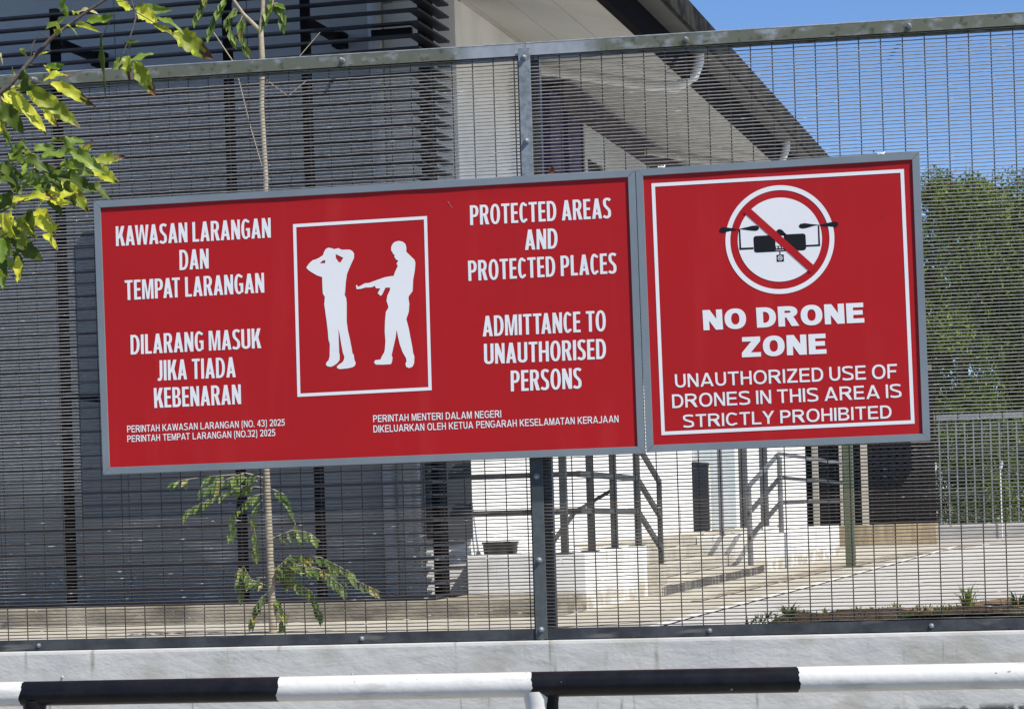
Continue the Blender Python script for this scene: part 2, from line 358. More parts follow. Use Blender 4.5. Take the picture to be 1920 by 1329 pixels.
GUARD_FIGURE = [(0.1383, 0.297), (0.153, 0.293), (0.1625, 0.2839), (0.1653, 0.2709), (0.1642, 0.2564), (0.18, 0.2395), (0.1932, 0.2265), (0.1966, 0.2146), (0.1935, 0.1879), (0.1863, 0.1561), (0.1844, 0.1348), (0.1825, 0.1134), (0.1677, 0.0954), (0.1663, 0.0874), (0.1689, 0.0685), (0.1656, 0.0392), (0.1559, 0.0139), (0.1635, -0.0197), (0.1692, -0.0575), (0.1737, -0.0845), (0.1766, -0.1103), (0.1805, -0.1223), (0.1786, -0.1463), (0.1726, -0.1584), (0.1599, -0.1632), (0.1491, -0.1584), (0.1468, -0.1476), (0.151, -0.1371), (0.1492, -0.1262), (0.1374, -0.1043), (0.1285, -0.077), (0.1229, -0.0499), (0.119, -0.0229), (0.1129, -0.0548), (0.104, -0.0866), (0.097, -0.1131), (0.0999, -0.124), (0.0966, -0.14), (0.092, -0.1462), (0.0645, -0.1466), (0.0371, -0.1453), (0.0308, -0.137), (0.0355, -0.1291), (0.0553, -0.1274), (0.0601, -0.1168), (0.0688, -0.1038), (0.0718, -0.0959), (0.0758, -0.0638), (0.0744, -0.0262), (0.0769, 0.0113), (0.0813, 0.0433), (0.0912, 0.0579), (0.0899, 0.0671), (0.085, 0.0834), (0.089, 0.102), (0.099, 0.1203), (0.0999, 0.1304), (0.0829, 0.1308), (0.0693, 0.1057), (0.0637, 0.1022), (0.0536, 0.1118), (0.0636, 0.1285), (0.0471, 0.1304), (0.0447, 0.1391), (0.0308, 0.1344), (0.0088, 0.135), (-0.0079, 0.131), (-0.0244, 0.1308), (-0.0256, 0.1453), (-0.0212, 0.1451), (-0.0186, 0.1385), (-0.0103, 0.1419), (0.0066, 0.1502), (0.0231, 0.151), (0.0482, 0.1588), (0.0815, 0.1684), (0.1035, 0.1711), (0.1145, 0.1716), (0.1206, 0.1863), (0.1312, 0.2061), (0.1271, 0.2155), (0.1341, 0.2258), (0.1249, 0.2306), (0.1235, 0.2355), (0.1197, 0.2389), (0.1211, 0.2464), (0.1147, 0.2521), (0.1138, 0.2575), (0.1091, 0.262), (0.1096, 0.277), (0.1161, 0.2885), (0.1256, 0.295)]
DRONE_BLACK = [[(-0.1404, 0.2704), (-0.1153, 0.2752), (-0.0903, 0.2797), (-0.0763, 0.2792), (-0.07, 0.2748), (-0.0689, 0.2694), (-0.0717, 0.2634), (-0.0817, 0.2605), (-0.0972, 0.2623), (-0.1219, 0.2668)], [(-0.141, 0.2704), (-0.1744, 0.277), (-0.1961, 0.2804), (-0.2056, 0.2772), (-0.2089, 0.2702), (-0.2045, 0.2637), (-0.1937, 0.2615), (-0.1749, 0.2642), (-0.1529, 0.2686), (-0.1411, 0.2692)], [(0.1397, 0.2697), (0.1137, 0.2737), (0.0923, 0.278), (0.0768, 0.2767), (0.0698, 0.27), (0.0732, 0.262), (0.0839, 0.2592), (0.0978, 0.2606), (0.1196, 0.2662), (0.1397, 0.2685)], [(0.1403, 0.269), (0.1629, 0.273), (0.1846, 0.2767), (0.2, 0.2771), (0.2075, 0.2723), (0.2082, 0.2667), (0.2049, 0.2613), (0.1978, 0.259), (0.1809, 0.2608), (0.1596, 0.2649), (0.1403, 0.2678)], [(-0.1404, 0.2691), (-0.1351, 0.2692), (-0.1342, 0.204), (-0.0907, 0.2034), (-0.091, 0.1966), (-0.141, 0.1968)], [(0.1366, 0.268), (0.1418, 0.268), (0.1424, 0.1945), (0.0922, 0.1951), (0.0924, 0.2013), (0.1362, 0.2011)], [(-0.0107, 0.2528), (-0.0058, 0.2596), (0.0021, 0.2626), (0.0112, 0.2593), (0.0255, 0.243), (0.0253, 0.2392), (-0.0112, 0.2394)], [(-0.0824, 0.2428), (0.0832, 0.2422), (0.0893, 0.2403), (0.0928, 0.2354), (0.0933, 0.1926), (0.0913, 0.1865), (0.0856, 0.1831), (-0.08, 0.1841), (-0.0861, 0.1857), (-0.0894, 0.1903), (-0.0902, 0.2339), (-0.0887, 0.2394)], [(-0.001, 0.1832), (0.0031, 0.183), (0.003, 0.1721), (-0.0011, 0.1723)], [(-0.0113, 0.1723), (0.0141, 0.1724), (0.0141, 0.1476), (-0.0116, 0.1477)]]
DRONE_WHITE = [[(-0.0134, 0.2383), (0.016, 0.2382), (0.0159, 0.2025), (-0.0135, 0.2025)], [(-0.0137, 0.1895), (0.0148, 0.1898), (0.0147, 0.1882), (-0.0138, 0.1879)]]
DRONE_DOTS = [(-0.0094, 0.1977), (0.0015, 0.1977), (0.0114, 0.1977)]
DRONE_LENS = (0.001, 0.1604)
RING_CENTRE = (0.0019, 0.2253)
LEAVES = [
    ((-0.379, -3.536, 1.595), (-0.358, -3.574, 1.621), 0.020, 'g'),
    ((-0.432, -3.506, 1.572), (-0.389, -3.536, 1.6), 0.022, 'l'),
    ((-0.394, -3.579, 1.548), (-0.375, -3.594, 1.568), 0.024, 'y'),
    ((-0.415, -3.376, 1.624), (-0.411, -3.361, 1.639), 0.012, 'y'),
    ((-0.391, -3.409, 1.62), (-0.342, -3.433, 1.618), 0.014, 'p'),
    ((-0.353, -3.458, 1.592), (-0.291, -3.476, 1.603), 0.024, 'g'),
    ((-0.348, -3.546, 1.567), (-0.298, -3.579, 1.554), 0.014, 'y'),
    ((-0.382, -3.541, 1.563), (-0.36, -3.513, 1.559), 0.012, 'y'),
    ((-0.498, -3.411, 1.525), (-0.475, -3.392, 1.556), 0.016, 'y'),
    ((-0.516, -3.421, 1.533), (-0.513, -3.456, 1.545), 0.010, 'y'),
    ((-0.307, -3.505, 1.553), (-0.322, -3.508, 1.427), 0.018, 'd'),
    ((-0.308, -3.403, 1.648), (-0.274, -3.379, 1.639), 0.024, 'Y'),
    ((-0.272, -3.361, 1.634), (-0.198, -3.392, 1.641), 0.024, 'l'),
    ((-0.251, -3.424, 1.616), (-0.21, -3.413, 1.596), 0.034, 'Y'),
    ((-0.205, -3.441, 1.602), (-0.136, -3.465, 1.559), 0.018, 'l'),
    ((-0.207, -3.449, 1.589), (-0.15, -3.483, 1.547), 0.016, 'y'),
    ((-0.197, -3.335, 1.577), (-0.116, -3.302, 1.534), 0.046, 'b'),
    ((-0.277, -3.443, 1.519), (-0.296, -3.472, 1.483), 0.024, 'd'),
    ((-0.288, -3.357, 1.543), (-0.274, -3.359, 1.566), 0.024, 'd'),
    ((-0.295, -3.364, 1.529), (-0.248, -3.338, 1.527), 0.022, 'l'),
    ((-0.269, -3.451, 1.513), (-0.257, -3.466, 1.458), 0.024, 'b'),
    ((-0.26, -3.427, 1.504), (-0.212, -3.435, 1.428), 0.034, 'b'),
    ((-0.415, -3.56, 1.479), (-0.377, -3.579, 1.483), 0.016, 'g'),
    ((-0.473, -3.411, 1.51), (-0.446, -3.454, 1.483), 0.012, 'Y'),
    ((-0.416, -3.588, 1.443), (-0.353, -3.577, 1.447), 0.030, 'B'),
    ((-0.419, -3.531, 1.444), (-0.328, -3.523, 1.405), 0.026, 'B'),
    ((-0.474, -3.494, 1.45), (-0.492, -3.52, 1.478), 0.048, 'd'),
    ((-0.527, -3.375, 1.468), (-0.425, -3.393, 1.382), 0.042, 'y'),
    ((-0.505, -3.514, 1.428), (-0.437, -3.536, 1.338), 0.026, 'Y'),
    ((-0.469, -3.454, 1.408), (-0.429, -3.476, 1.366), 0.018, 'B'),
    ((-0.536, -3.533, 1.411), (-0.498, -3.516, 1.348), 0.038, 'd'),
    ((-0.53, -3.54, 1.362), (-0.518, -3.544, 1.31), 0.018, 'g'),
    ((-0.585, -3.407, 1.442), (-0.568, -3.447, 1.37), 0.010, 'r'),
    ((-0.428, -3.586, 1.283), (-0.346, -3.605, 1.296), 0.034, 'l'),
    ((-0.555, -3.436, 1.299), (-0.526, -3.432, 1.346), 0.034, 'g'),
    ((-0.474, -3.551, 1.295), (-0.463, -3.573, 1.32), 0.026, 'l'),
    ((-0.449, -3.562, 1.296), (-0.411, -3.569, 1.312), 0.026, 'l'),
    ((-0.369, -3.581, 1.289), (-0.339, -3.57, 1.316), 0.030, 'g'),
    ((-0.419, -3.382, 1.303), (-0.388, -3.35, 1.342), 0.034, 'b'),
    ((-0.37, -3.413, 1.296), (-0.311, -3.376, 1.294), 0.026, 'b'),
    ((-0.314, -3.578, 1.255), (-0.247, -3.594, 1.206), 0.030, 'Y'),
    ((-0.461, -3.372, 1.292), (-0.397, -3.349, 1.267), 0.036, 'l'),
    ((-0.408, -3.498, 1.247), (-0.351, -3.463, 1.22), 0.034, 'd'),
    ((-0.429, -3.45, 1.25), (-0.381, -3.427, 1.178), 0.034, 'y'),
    ((-0.493, -3.541, 1.218), (-0.456, -3.57, 1.248), 0.026, 'l'),
    ((-0.55, -3.513, 1.272), (-0.507, -3.546, 1.242), 0.026, 'l'),
    ((-0.442, -3.511, 1.199), (-0.401, -3.476, 1.209), 0.030, 'Y'),
    ((-0.462, -3.526, 1.202), (-0.42, -3.569, 1.222), 0.022, 'y'),
    ((-0.414, -3.588, 1.189), (-0.351, -3.614, 1.167), 0.018, 'Y'),
    ((-0.552, -3.431, 1.198), (-0.508, -3.445, 1.222), 0.026, 'Y'),
    ((-0.49, -3.541, 1.162), (-0.449, -3.577, 1.133), 0.030, 'Y'),
    ((-0.525, -3.379, 1.191), (-0.485, -3.388, 1.159), 0.034, 'Y'),
    ((-0.534, -3.568, 1.158), (-0.491, -3.607, 1.126), 0.038, 'Y'),
    ((-0.444, -3.59, 1.139), (-0.396, -3.619, 1.114), 0.026, 'Y'),
    ((-0.549, -3.457, 1.123), (-0.479, -3.484, 1.075), 0.038, 'd'),
    ((-0.518, -3.606, 1.07), (-0.504, -3.615, 1.02), 0.022, 'd'),
    ((-0.509, -3.554, 1.075), (-0.506, -3.523, 1.028), 0.020, 'd'),
    ((-0.435, -3.573, 1.105), (-0.402, -3.575, 1.08), 0.018, 'Y'),
    ((-0.548, -3.433, 1.161), (-0.504, -3.443, 1.124), 0.024, 'y'),
    ((-0.6, -3.39, 1.148), (-0.562, -3.395, 1.107), 0.032, 'Y'),
    ((-0.515, -3.557, 1.241), (-0.483, -3.569, 1.206), 0.028, 'd'),
    ((-0.439, -3.594, 1.248), (-0.384, -3.601, 1.224), 0.036, 'd'),
    ((-0.438, -3.542, 1.242), (-0.399, -3.514, 1.216), 0.032, 'd'),
    ((-0.569, -3.422, 1.317), (-0.542, -3.428, 1.299), 0.024, 'g'),
    ((-0.457, -3.598, 1.271), (-0.409, -3.62, 1.25), 0.024, 'd'),
    ((-0.495, -3.553, 1.256), (-0.519, -3.591, 1.221), 0.028, 'd'),
    ((-0.511, -3.559, 1.209), (-0.539, -3.544, 1.172), 0.032, 'd'),
    ((-0.464, -3.573, 1.232), (-0.418, -3.611, 1.194), 0.032, 'g'),
    ((-0.427, -3.375, 1.251), (-0.386, -3.373, 1.225), 0.024, 'd'),
    ((-0.447, -3.363, 1.278), (-0.419, -3.377, 1.226), 0.024, 'd'),
    ((-0.597, -3.41, 1.126), (-0.575, -3.404, 1.085), 0.028, 'g'),
    ((-0.574, -3.433, 1.159), (-0.542, -3.418, 1.126), 0.036, 'g'),
    ((-0.551, -3.501, 1.321), (-0.515, -3.539, 1.33), 0.020, 'g'),
    ((-0.413, -3.547, 1.304), (-0.385, -3.522, 1.321), 0.024, 'd'),
    ((-0.594, -3.41, 1.223), (-0.567, -3.381, 1.201), 0.028, 'g'),
    ((-0.543, -3.538, 1.51), (-0.528, -3.533, 1.502), 0.012, 'p'),
    ((-0.553, -3.427, 1.485), (-0.545, -3.425, 1.508), 0.010, 'p'),
    ((-0.571, -3.427, 1.454), (-0.529, -3.428, 1.436), 0.024, 'Y'),
    ((-0.541, -3.461, 1.455), (-0.502, -3.449, 1.479), 0.020, 'y'),
    ((-0.531, -3.648, 1.182), (-0.538, -3.622, 1.117), 0.0261, 'B'),
    ((-0.56, -3.518, 1.26), (-0.508, -3.477, 1.26), 0.0307, 'g'),
    ((-0.483, -3.691, 1.085), (-0.474, -3.729, 1.04), 0.0241, 'g'),
    ((-0.632, -3.275, 1.092), (-0.637, -3.307, 1.025), 0.0258, 'l'),
    ((-0.477, -3.689, 1.261), (-0.43, -3.735, 1.203), 0.0258, 'd'),
    ((-0.523, -3.483, 1.136), (-0.492, -3.532, 1.087), 0.0332, 'y'),
    ((-0.577, -3.54, 1.118), (-0.546, -3.55, 1.056), 0.03, 'g'),
    ((-0.565, -3.494, 1.264), (-0.493, -3.507, 1.238), 0.0278, 'd'),
    ((-0.332, -3.65, 1.269), (-0.26, -3.677, 1.234), 0.0277, 'l'),
    ((-0.441, -3.398, 1.314), (-0.388, -3.349, 1.306), 0.0235, 'd'),
    ((-0.58, -3.522, 1.053), (-0.536, -3.501, 1.026), 0.0256, 'Y'),
    ((-0.59, -3.344, 1.168), (-0.639, -3.328, 1.122), 0.0231, 'Y'),
    ((-0.633, -3.331, 1.234), (-0.642, -3.379, 1.192), 0.0325, 'd'),
    ((-0.586, -3.297, 1.282), (-0.522, -3.309, 1.268), 0.0333, 'l'),
    ((-0.533, -3.304, 1.26), (-0.478, -3.349, 1.195), 0.031, 'd'),
    ((-0.483, -3.552, 1.157), (-0.483, -3.528, 1.122), 0.0247, 'Y'),
    ((-0.373, -3.541, 1.226), (-0.388, -3.539, 1.181), 0.0311, 'd'),
    ((-0.571, -3.322, 1.171), (-0.556, -3.281, 1.132), 0.033, 'B'),
    ((-0.525, -3.317, 1.203), (-0.49, -3.343, 1.237), 0.0225, 'B'),
    ((-0.499, -3.267, 1.24), (-0.464, -3.259, 1.287), 0.0308, 'd'),
    ((-0.431, -3.468, 1.268), (-0.377, -3.503, 1.26), 0.0322, 'g'),
    ((-0.587, -3.459, 1.065), (-0.528, -3.462, 1.054), 0.0261, 'l'),
    ((-0.437, -3.631, 1.231), (-0.457, -3.658, 1.185), 0.022, 'd'),
    ((-0.454, -3.415, 1.233), (-0.424, -3.373, 1.226), 0.0331, 'Y'),
    ((-0.458, -3.429, 1.237), (-0.405, -3.467, 1.211), 0.029, 'd'),
    ((-0.335, -3.563, 1.207), (-0.284, -3.567, 1.183), 0.03, 'd'),
    ((-0.485, -3.683, 1.141), (-0.458, -3.689, 1.1), 0.0249, 'Y'),
    ((-0.47, -3.487, 1.295), (-0.392, -3.531, 1.298), 0.0232, 'd'),
    ((-0.429, -3.666, 1.171), (-0.365, -3.689, 1.171), 0.0234, 'B'),
    ((-0.525, -3.352, 1.165), (-0.472, -3.375, 1.154), 0.03, 'Y'),
    ((-0.648, -3.348, 1.257), (-0.567, -3.392, 1.269), 0.0245, 'g'),
    ((-0.624, -3.427, 1.124), (-0.572, -3.392, 1.11), 0.0316, 'B'),
    ((-0.387, -3.6, 1.179), (-0.352, -3.556, 1.193), 0.028, 'B'),
    ((-0.43, -3.644, 1.157), (-0.437, -3.638, 1.111), 0.0218, 'd'),
    ((-0.618, -3.419, 1.106), (-0.616, -3.408, 1.061), 0.0231, 'd'),
    ((-0.478, -3.617, 1.059), (-0.461, -3.671, 1.002), 0.0228, 'Y'),
    ((-0.515, -3.434, 1.318), (-0.516, -3.406, 1.283), 0.0231, 'y'),
    ((-0.472, -3.519, 1.237), (-0.388, -3.552, 1.249), 0.025, 'l'),
    ((-0.621, -3.27, 1.35), (-0.59, -3.238, 1.325), 0.0269, 'g'),
    ((-0.476, -3.534, 1.286), (-0.472, -3.585, 1.243), 0.023, 'l'),
    ((-0.496, -3.33, 1.284), (-0.472, -3.332, 1.237), 0.0261, 'l'),
    ((-0.443, -3.553, 1.26), (-0.385, -3.523, 1.246), 0.026, 'd'),
    ((-0.438, -3.396, 1.238), (-0.388, -3.396, 1.25), 0.0286, 'd'),
    ((-0.562, -3.299, 1.332), (-0.541, -3.289, 1.299), 0.0257, 'Y'),
    ((-0.611, -3.28, 1.485), (-0.571, -3.274, 1.433), 0.023, 'Y'),
    ((-0.643, -3.298, 1.496), (-0.622, -3.295, 1.451), 0.0209, 'd'),
    ((-0.62, -3.358, 1.431), (-0.605, -3.355, 1.374), 0.0195, 'Y'),
    ((-0.571, -3.415, 1.425), (-0.544, -3.411, 1.4), 0.0293, 'Y'),
    ((-0.619, -3.357, 1.444), (-0.595, -3.353, 1.405), 0.0279, 'Y'),
    ((-0.655, -3.291, 1.452), (-0.599, -3.281, 1.451), 0.0276, 'B'),
    ((-0.604, -3.337, 1.462), (-0.563, -3.33, 1.444), 0.0277, 'Y'),
    ((-0.552, -3.33, 1.483), (-0.516, -3.324, 1.441), 0.0224, 'Y'),
    ((-0.556, -3.538, 1.403), (-0.53, -3.534, 1.363), 0.0257, 'y'),
    ((-0.555, -3.402, 1.458), (-0.521, -3.396, 1.404), 0.0303, 'Y'),
    ((-0.569, -3.316, 1.449), (-0.539, -3.311, 1.407), 0.0197, 'y'),
    ((-0.533, -3.493, 1.445), (-0.497, -3.487, 1.392), 0.0252, 'Y'),
]
TWIGS = [
    [(-0.624, -3.512, 1.396, 0.008), (-0.551, -3.5, 1.441, 0.0068), (-0.527, -3.496, 1.46, 0.0064), (-0.491, -3.49, 1.502, 0.0056), (-0.434, -3.48, 1.56, 0.0052), (-0.39, -3.473, 1.592, 0.0044), (-0.349, -3.466, 1.62, 0.004), (-0.305, -3.459, 1.644, 0.0036), (-0.245, -3.449, 1.687, 0.0032)],
    [(-0.305, -3.459, 1.644, 0.002), (-0.274, -3.454, 1.652, 0.002), (-0.256, -3.451, 1.637, 0.002), (-0.247, -3.449, 1.615, 0.002), (-0.246, -3.449, 1.597, 0.0024), (-0.259, -3.451, 1.564, 0.002), (-0.273, -3.454, 1.53, 0.0016), (-0.278, -3.454, 1.517, 0.0012)],
    [(-0.247, -3.449, 1.613, 0.0014), (-0.209, -3.443, 1.588, 0.0012), (-0.166, -3.436, 1.557, 0.001)],
    [(-0.256, -3.451, 1.639, 0.0012), (-0.29, -3.456, 1.636, 0.0008)],
    [(-0.434, -3.48, 1.56, 0.0016), (-0.461, -3.485, 1.57, 0.0012), (-0.478, -3.488, 1.543, 0.0024), (-0.482, -3.489, 1.515, 0.0012)],
    [(-0.491, -3.49, 1.502, 0.0016), (-0.455, -3.484, 1.496, 0.0012), (-0.444, -3.482, 1.492, 0.0008)],
    [(-0.543, -3.499, 1.449, 0.0016), (-0.508, -3.493, 1.452, 0.0012), (-0.456, -3.484, 1.462, 0.0012)],
    [(-0.294, -3.457, 1.613, 0.0008), (-0.311, -3.46, 1.581, 0.0008), (-0.322, -3.462, 1.56, 0.0012)],
    [(-0.62, -3.512, 1.252, 0.0032), (-0.557, -3.501, 1.264, 0.0024), (-0.517, -3.494, 1.277, 0.0024), (-0.47, -3.486, 1.277, 0.002), (-0.427, -3.479, 1.27, 0.0016), (-0.352, -3.467, 1.26, 0.0012)],
    [(-0.623, -3.512, 1.156, 0.0032), (-0.559, -3.501, 1.174, 0.0024), (-0.524, -3.495, 1.189, 0.002), (-0.5, -3.491, 1.2, 0.0016), (-0.452, -3.484, 1.205, 0.0012)],
    [(-0.551, -3.5, 1.441, 0.0032), (-0.551, -3.5, 1.401, 0.004), (-0.548, -3.5, 1.361, 0.0024)],
    [(-0.557, -3.501, 1.264, 0.0016), (-0.564, -3.502, 1.298, 0.0016), (-0.54, -3.498, 1.305, 0.0012)],
    [(-0.625, -3.512, 1.085, 0.0024), (-0.561, -3.502, 1.119, 0.0016), (-0.533, -3.497, 1.13, 0.0012)],
]

BASES = set()
def base(name, loc):
    """an Empty at a thing's base; its parts keep world coordinates"""
    o = empty(name, loc)
    BASES.add(o.name)
    return o
def put(mb, name, mats, parent=None, bevel=0):
    o = mb.build(name, mats, parent, bevel)
    if parent and parent.name in BASES: o.matrix_parent_inverse = Matrix.Translation(-Vector(parent.location))
    return o

# local frame of the building: a along its front (right), b into the depth, z up
BA = R(-4.6)
OX, OY = -2.317, 10.09
ca, sa = math.cos(BA), math.sin(BA)
def W(a, b, z): return (OX + a * ca - b * sa, OY + a * sa + b * ca, z)
def bbox(mb, a0, a1, b0, b1, z0, z1, mi=0): mb.box(a0, a1, b0, b1, z0, z1, mi, W)

# ------------------------------------------------------------------ ground, roads
G = -.38
g = MB()
xs = [-900, -60, -20, 20, 60, 900]
prof = [(-900, -1.12), (-.06, -1.12), (.06, G), (4, G), (900, G)]
for i in range(len(prof) - 1):
    (y0, z0), (y1, z1) = prof[i], prof[i + 1]
    for j in range(len(xs) - 1):
        g.add([(xs[j], y0, z0), (xs[j + 1], y0, z0), (xs[j + 1], y1, z1), (xs[j], y1, z1)], [(0, 1, 2, 3)])
kind(put(g, 'ground', terrain_m), 'structure')
def sheet(name, pts, z, m, T=W, th=.0):
    s = MB(); s.add([T(a, b, z) for a, b in pts], [tuple(range(len(pts)))])
    o = put(s, name, m); kind(o, 'structure'); return o
sheet('street', [(-60, -60), (60, -60), (60, -2.6), (-60, -2.6)], -1.112, asphalt, lambda a, b, z: (a, b, z))
sheet('compound_road', [(2.13, -9.9), (2.16, -.75), (2.30, 4.5), (2.42, 10.6), (2.55, 17), (2.62, 22.7), (9, 23.6), (18, 23.2), (18, -9.5)], G + .006, road_m)
sheet('road_edge_line', [(2.03, -6), (2.06, -.75), (2.20, 4.5), (2.33, 10.6), (2.46, 17), (2.54, 22), (2.62, 22), (2.54, 17), (2.41, 10.6), (2.29, 4.5), (2.15, -.75), (2.12, -6)], G + .012, paint_line)
sheet('concrete_apron', [(-7.5, -2.2), (1.0, -2.2), (2.03, -.9), (2.18, 4.5), (2.31, 10.6), (2.44, 17), (2.5, 22), (-.2, 22), (-.2, .2), (-7.5, .2)], G + .004, conc_m)
sheet('leaf_litter_gutter', [(1.62, 2.2), (1.72, 2.2), (1.90, 10.5), (2.36, 16), (2.9, 21.6), (9, 22.6), (9, 23.0), (2.6, 22.1), (1.9, 15.9), (1.62, 10.5)], G + .010, litter_m)

# soil verge behind the right half of the fence
s = MB()
nx, ny = 70, 9
rows = []
for j in range(ny):
    v = j / (ny - 1)
    for i in range(nx):
        x = .55 + i * (4.6 / (nx - 1))
        y = .07 + v * (1.1 if j < ny - 1 else 1.35)
        ramp = min(1, max(0, (x - .55) / .38))
        z = (.034 + .022 * max(0, x - 1.1)) * ramp - .22 * (1 - ramp) + .014 * math.sin(9 * x + 4 * y) * math.sin(5.3 * x - 7 * y) + random.uniform(-.006, .006)
        if j == ny - 1: z = G - .02
        rows.append((x, y, z))
s.add(rows, [(j * nx + i, j * nx + i + 1, (j + 1) * nx + i + 1, (j + 1) * nx + i) for j in range(ny - 1) for i in range(nx - 1)], 0, True)
kind(put(s, 'soil_verge', soil_m), 'structure')

# ------------------------------------------------------------------ low wall and security fence
wl = base('boundary_wall', (.1, .04, -1.12))
tag(wl, 'low white rough stucco wall carrying the steel mesh fence', 'wall')
b_ = MB(); b_.box(-5.2, 5.4, -.055, .16, -1.13, -.004)
put(b_, 'wall_body', wall_m, wl, .012)
c_ = MB()
for x, z in ((-1.7, -.1), (-1.08, -.13), (-.96, -.14), (-.6, -.11), (.55, -.13), (-1.45, -.17), (-.88, -.16)):
    r = random.uniform(.003, .006)
    c_.tube([(x, -.0545, z), (x, -.0545 - r, z - r * .3)], [r, r * .5], 7)
put(c_, 'plaster_lump', wall_m, wl)

fence = base('security_fence', (.1, .02, 0))
tag(fence, 'tall grey steel mesh fence with closely spaced wires bolted to flat posts', 'fence')
P = .0762
XP = .096
def mesh_panel(x0, x1):
    w_ = MB()
    z0, z1 = .03, 2.105
    n = int((z1 - z0) / .0126)
    xv = []
    x = x0 + .035
    while x < x1 - .02: xv.append(x); x += P
    xv = [x0 + .004, x0 + .016] + xv + [x1 - .016, x1 - .004]
    for i in range(n + 1):
        z = z0 + i * .0126
        pts, k = [], random.uniform(-.0007, .0007)
        pts.append((x0, 0, z))
        for x in xv[2:-2]:
            pts.append((x, -.0012, z + k + random.uniform(-.0005, .0005)))
            pts.append((x + P * random.uniform(.35, .65), .0004, z + k + random.choice((0, 0, 0, 0, 1)) * random.uniform(-.0016, .0016)))
        pts.append((x1, 0, z))
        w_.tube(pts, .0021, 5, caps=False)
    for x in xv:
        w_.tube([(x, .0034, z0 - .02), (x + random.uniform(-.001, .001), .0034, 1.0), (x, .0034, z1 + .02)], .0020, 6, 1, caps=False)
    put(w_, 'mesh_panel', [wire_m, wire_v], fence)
panels = [(XP - 2.44, XP - .012), (XP + .012, XP + 2.44)]
for x0, x1 in panels: mesh_panel(x0, x1)
for i, (x0, x1) in enumerate(panels):
    a, c = (x0 + .0, XP - .006) if i == 0 else (XP + .006, x1)
    t = MB(); t.box(a, c, -.016, -.011, 2.099, 2.144); t.box(a, c, -.011, .045, 2.139, 2.144)
    t.box(a, c, .006, .010, 2.085, 2.139)
    t.tube([(a, -.0135, 2.1425), (c, -.0135, 2.1425)], .0036, 8, 1)  # bright moss-free tube added to give the top edge its highlight line
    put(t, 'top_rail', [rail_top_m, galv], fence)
    t = MB(); t.box(a, c, -.022, -.016, .0, .038); t.box(a, c, -.016, .045, 0, .005)
    put(t, 'bottom_rail', galv_dark, fence)
def bolt(x, y, z, r=.0085, ln=.012, parent=fence, m=galv):
    q = MB()
    q.tube([(x, y, z), (x, y - .003, z)], r * 1.25, 14)
    q.tube([(x, y - .003, z), (x, y - .003 - ln * .6, z), (x, y - .003 - ln * .9, z), (x, y - .003 - ln, z)], [r * .95, r * .92, r * .6, r * .1], 12)
    put(q, 'bolt', m, parent)
for xp in (XP - 2.445, XP, XP + 2.445):
    q = MB(); q.box(xp - .038, xp + .038, .05, .126, G - .05, 2.10)
    put(q, 'post', post_m, fence, .004)
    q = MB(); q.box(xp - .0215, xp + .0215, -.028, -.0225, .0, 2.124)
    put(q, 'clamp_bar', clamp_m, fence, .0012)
    for z in (2.09, 1.79, 1.49, 1.19, .89, .585, .285, .035): bolt(xp, -.028, z)
for x, z in ((-.575, 2.121), (.68, 2.119), (1.463, 2.118), (-1.75, 2.12)): bolt(x, -.016, z, .008, .034)
for x, z in ((-.567, .017), (.70, .018), (1.478, .018), (-1.8, .017)): bolt(x, -.022, z, .007, .008)

# ------------------------------------------------------------------ signs
def arc(cx, cy, rx, ry, a0, a1, n=14, p=2.25):
    o = []
    for i in range(n + 1):
        a = R(a0 + (a1 - a0) * i / n)
        c, s = math.cos(a), math.sin(a)
        o.append((cx + rx * math.copysign(abs(c) ** (2 / p), c), cy + ry * math.copysign(abs(s) ** (2 / p), s)))
    return o
def stroke(pts, t, b, n=6):
    """outline of a smooth stroke through pts; t thickness of vertical runs, b of horizontal runs"""
    P_ = [Vector(p) for p in pts]
    ext = [P_[0] * 2 - P_[1]] + P_ + [P_[-1] * 2 - P_[-2]]
    c = []
    for i in range(1, len(ext) - 2):
        p0, p1, p2, p3 = ext[i - 1:i + 3]
        for k in range(n):
            u = k / n
            c.append(.5 * ((2 * p1) + (p2 - p0) * u + (2 * p0 - 5 * p1 + 4 * p2 - p3) * u * u + (3 * p1 - p0 - 3 * p2 + p3) * u ** 3))
    c.append(P_[-1])
    l, r = [], []
    for i, p in enumerate(c):
        d = (c[min(i + 1, len(c) - 1)] - c[max(i - 1, 0)]).normalized()
        nn = Vector((-d.y, d.x))
        h = .5 * math.hypot(t * nn.x, b * nn.y)
        l.append(p + nn * h); r.append(p - nn * h)
    return [(v.x, v.y) for v in l + r[::-1]]
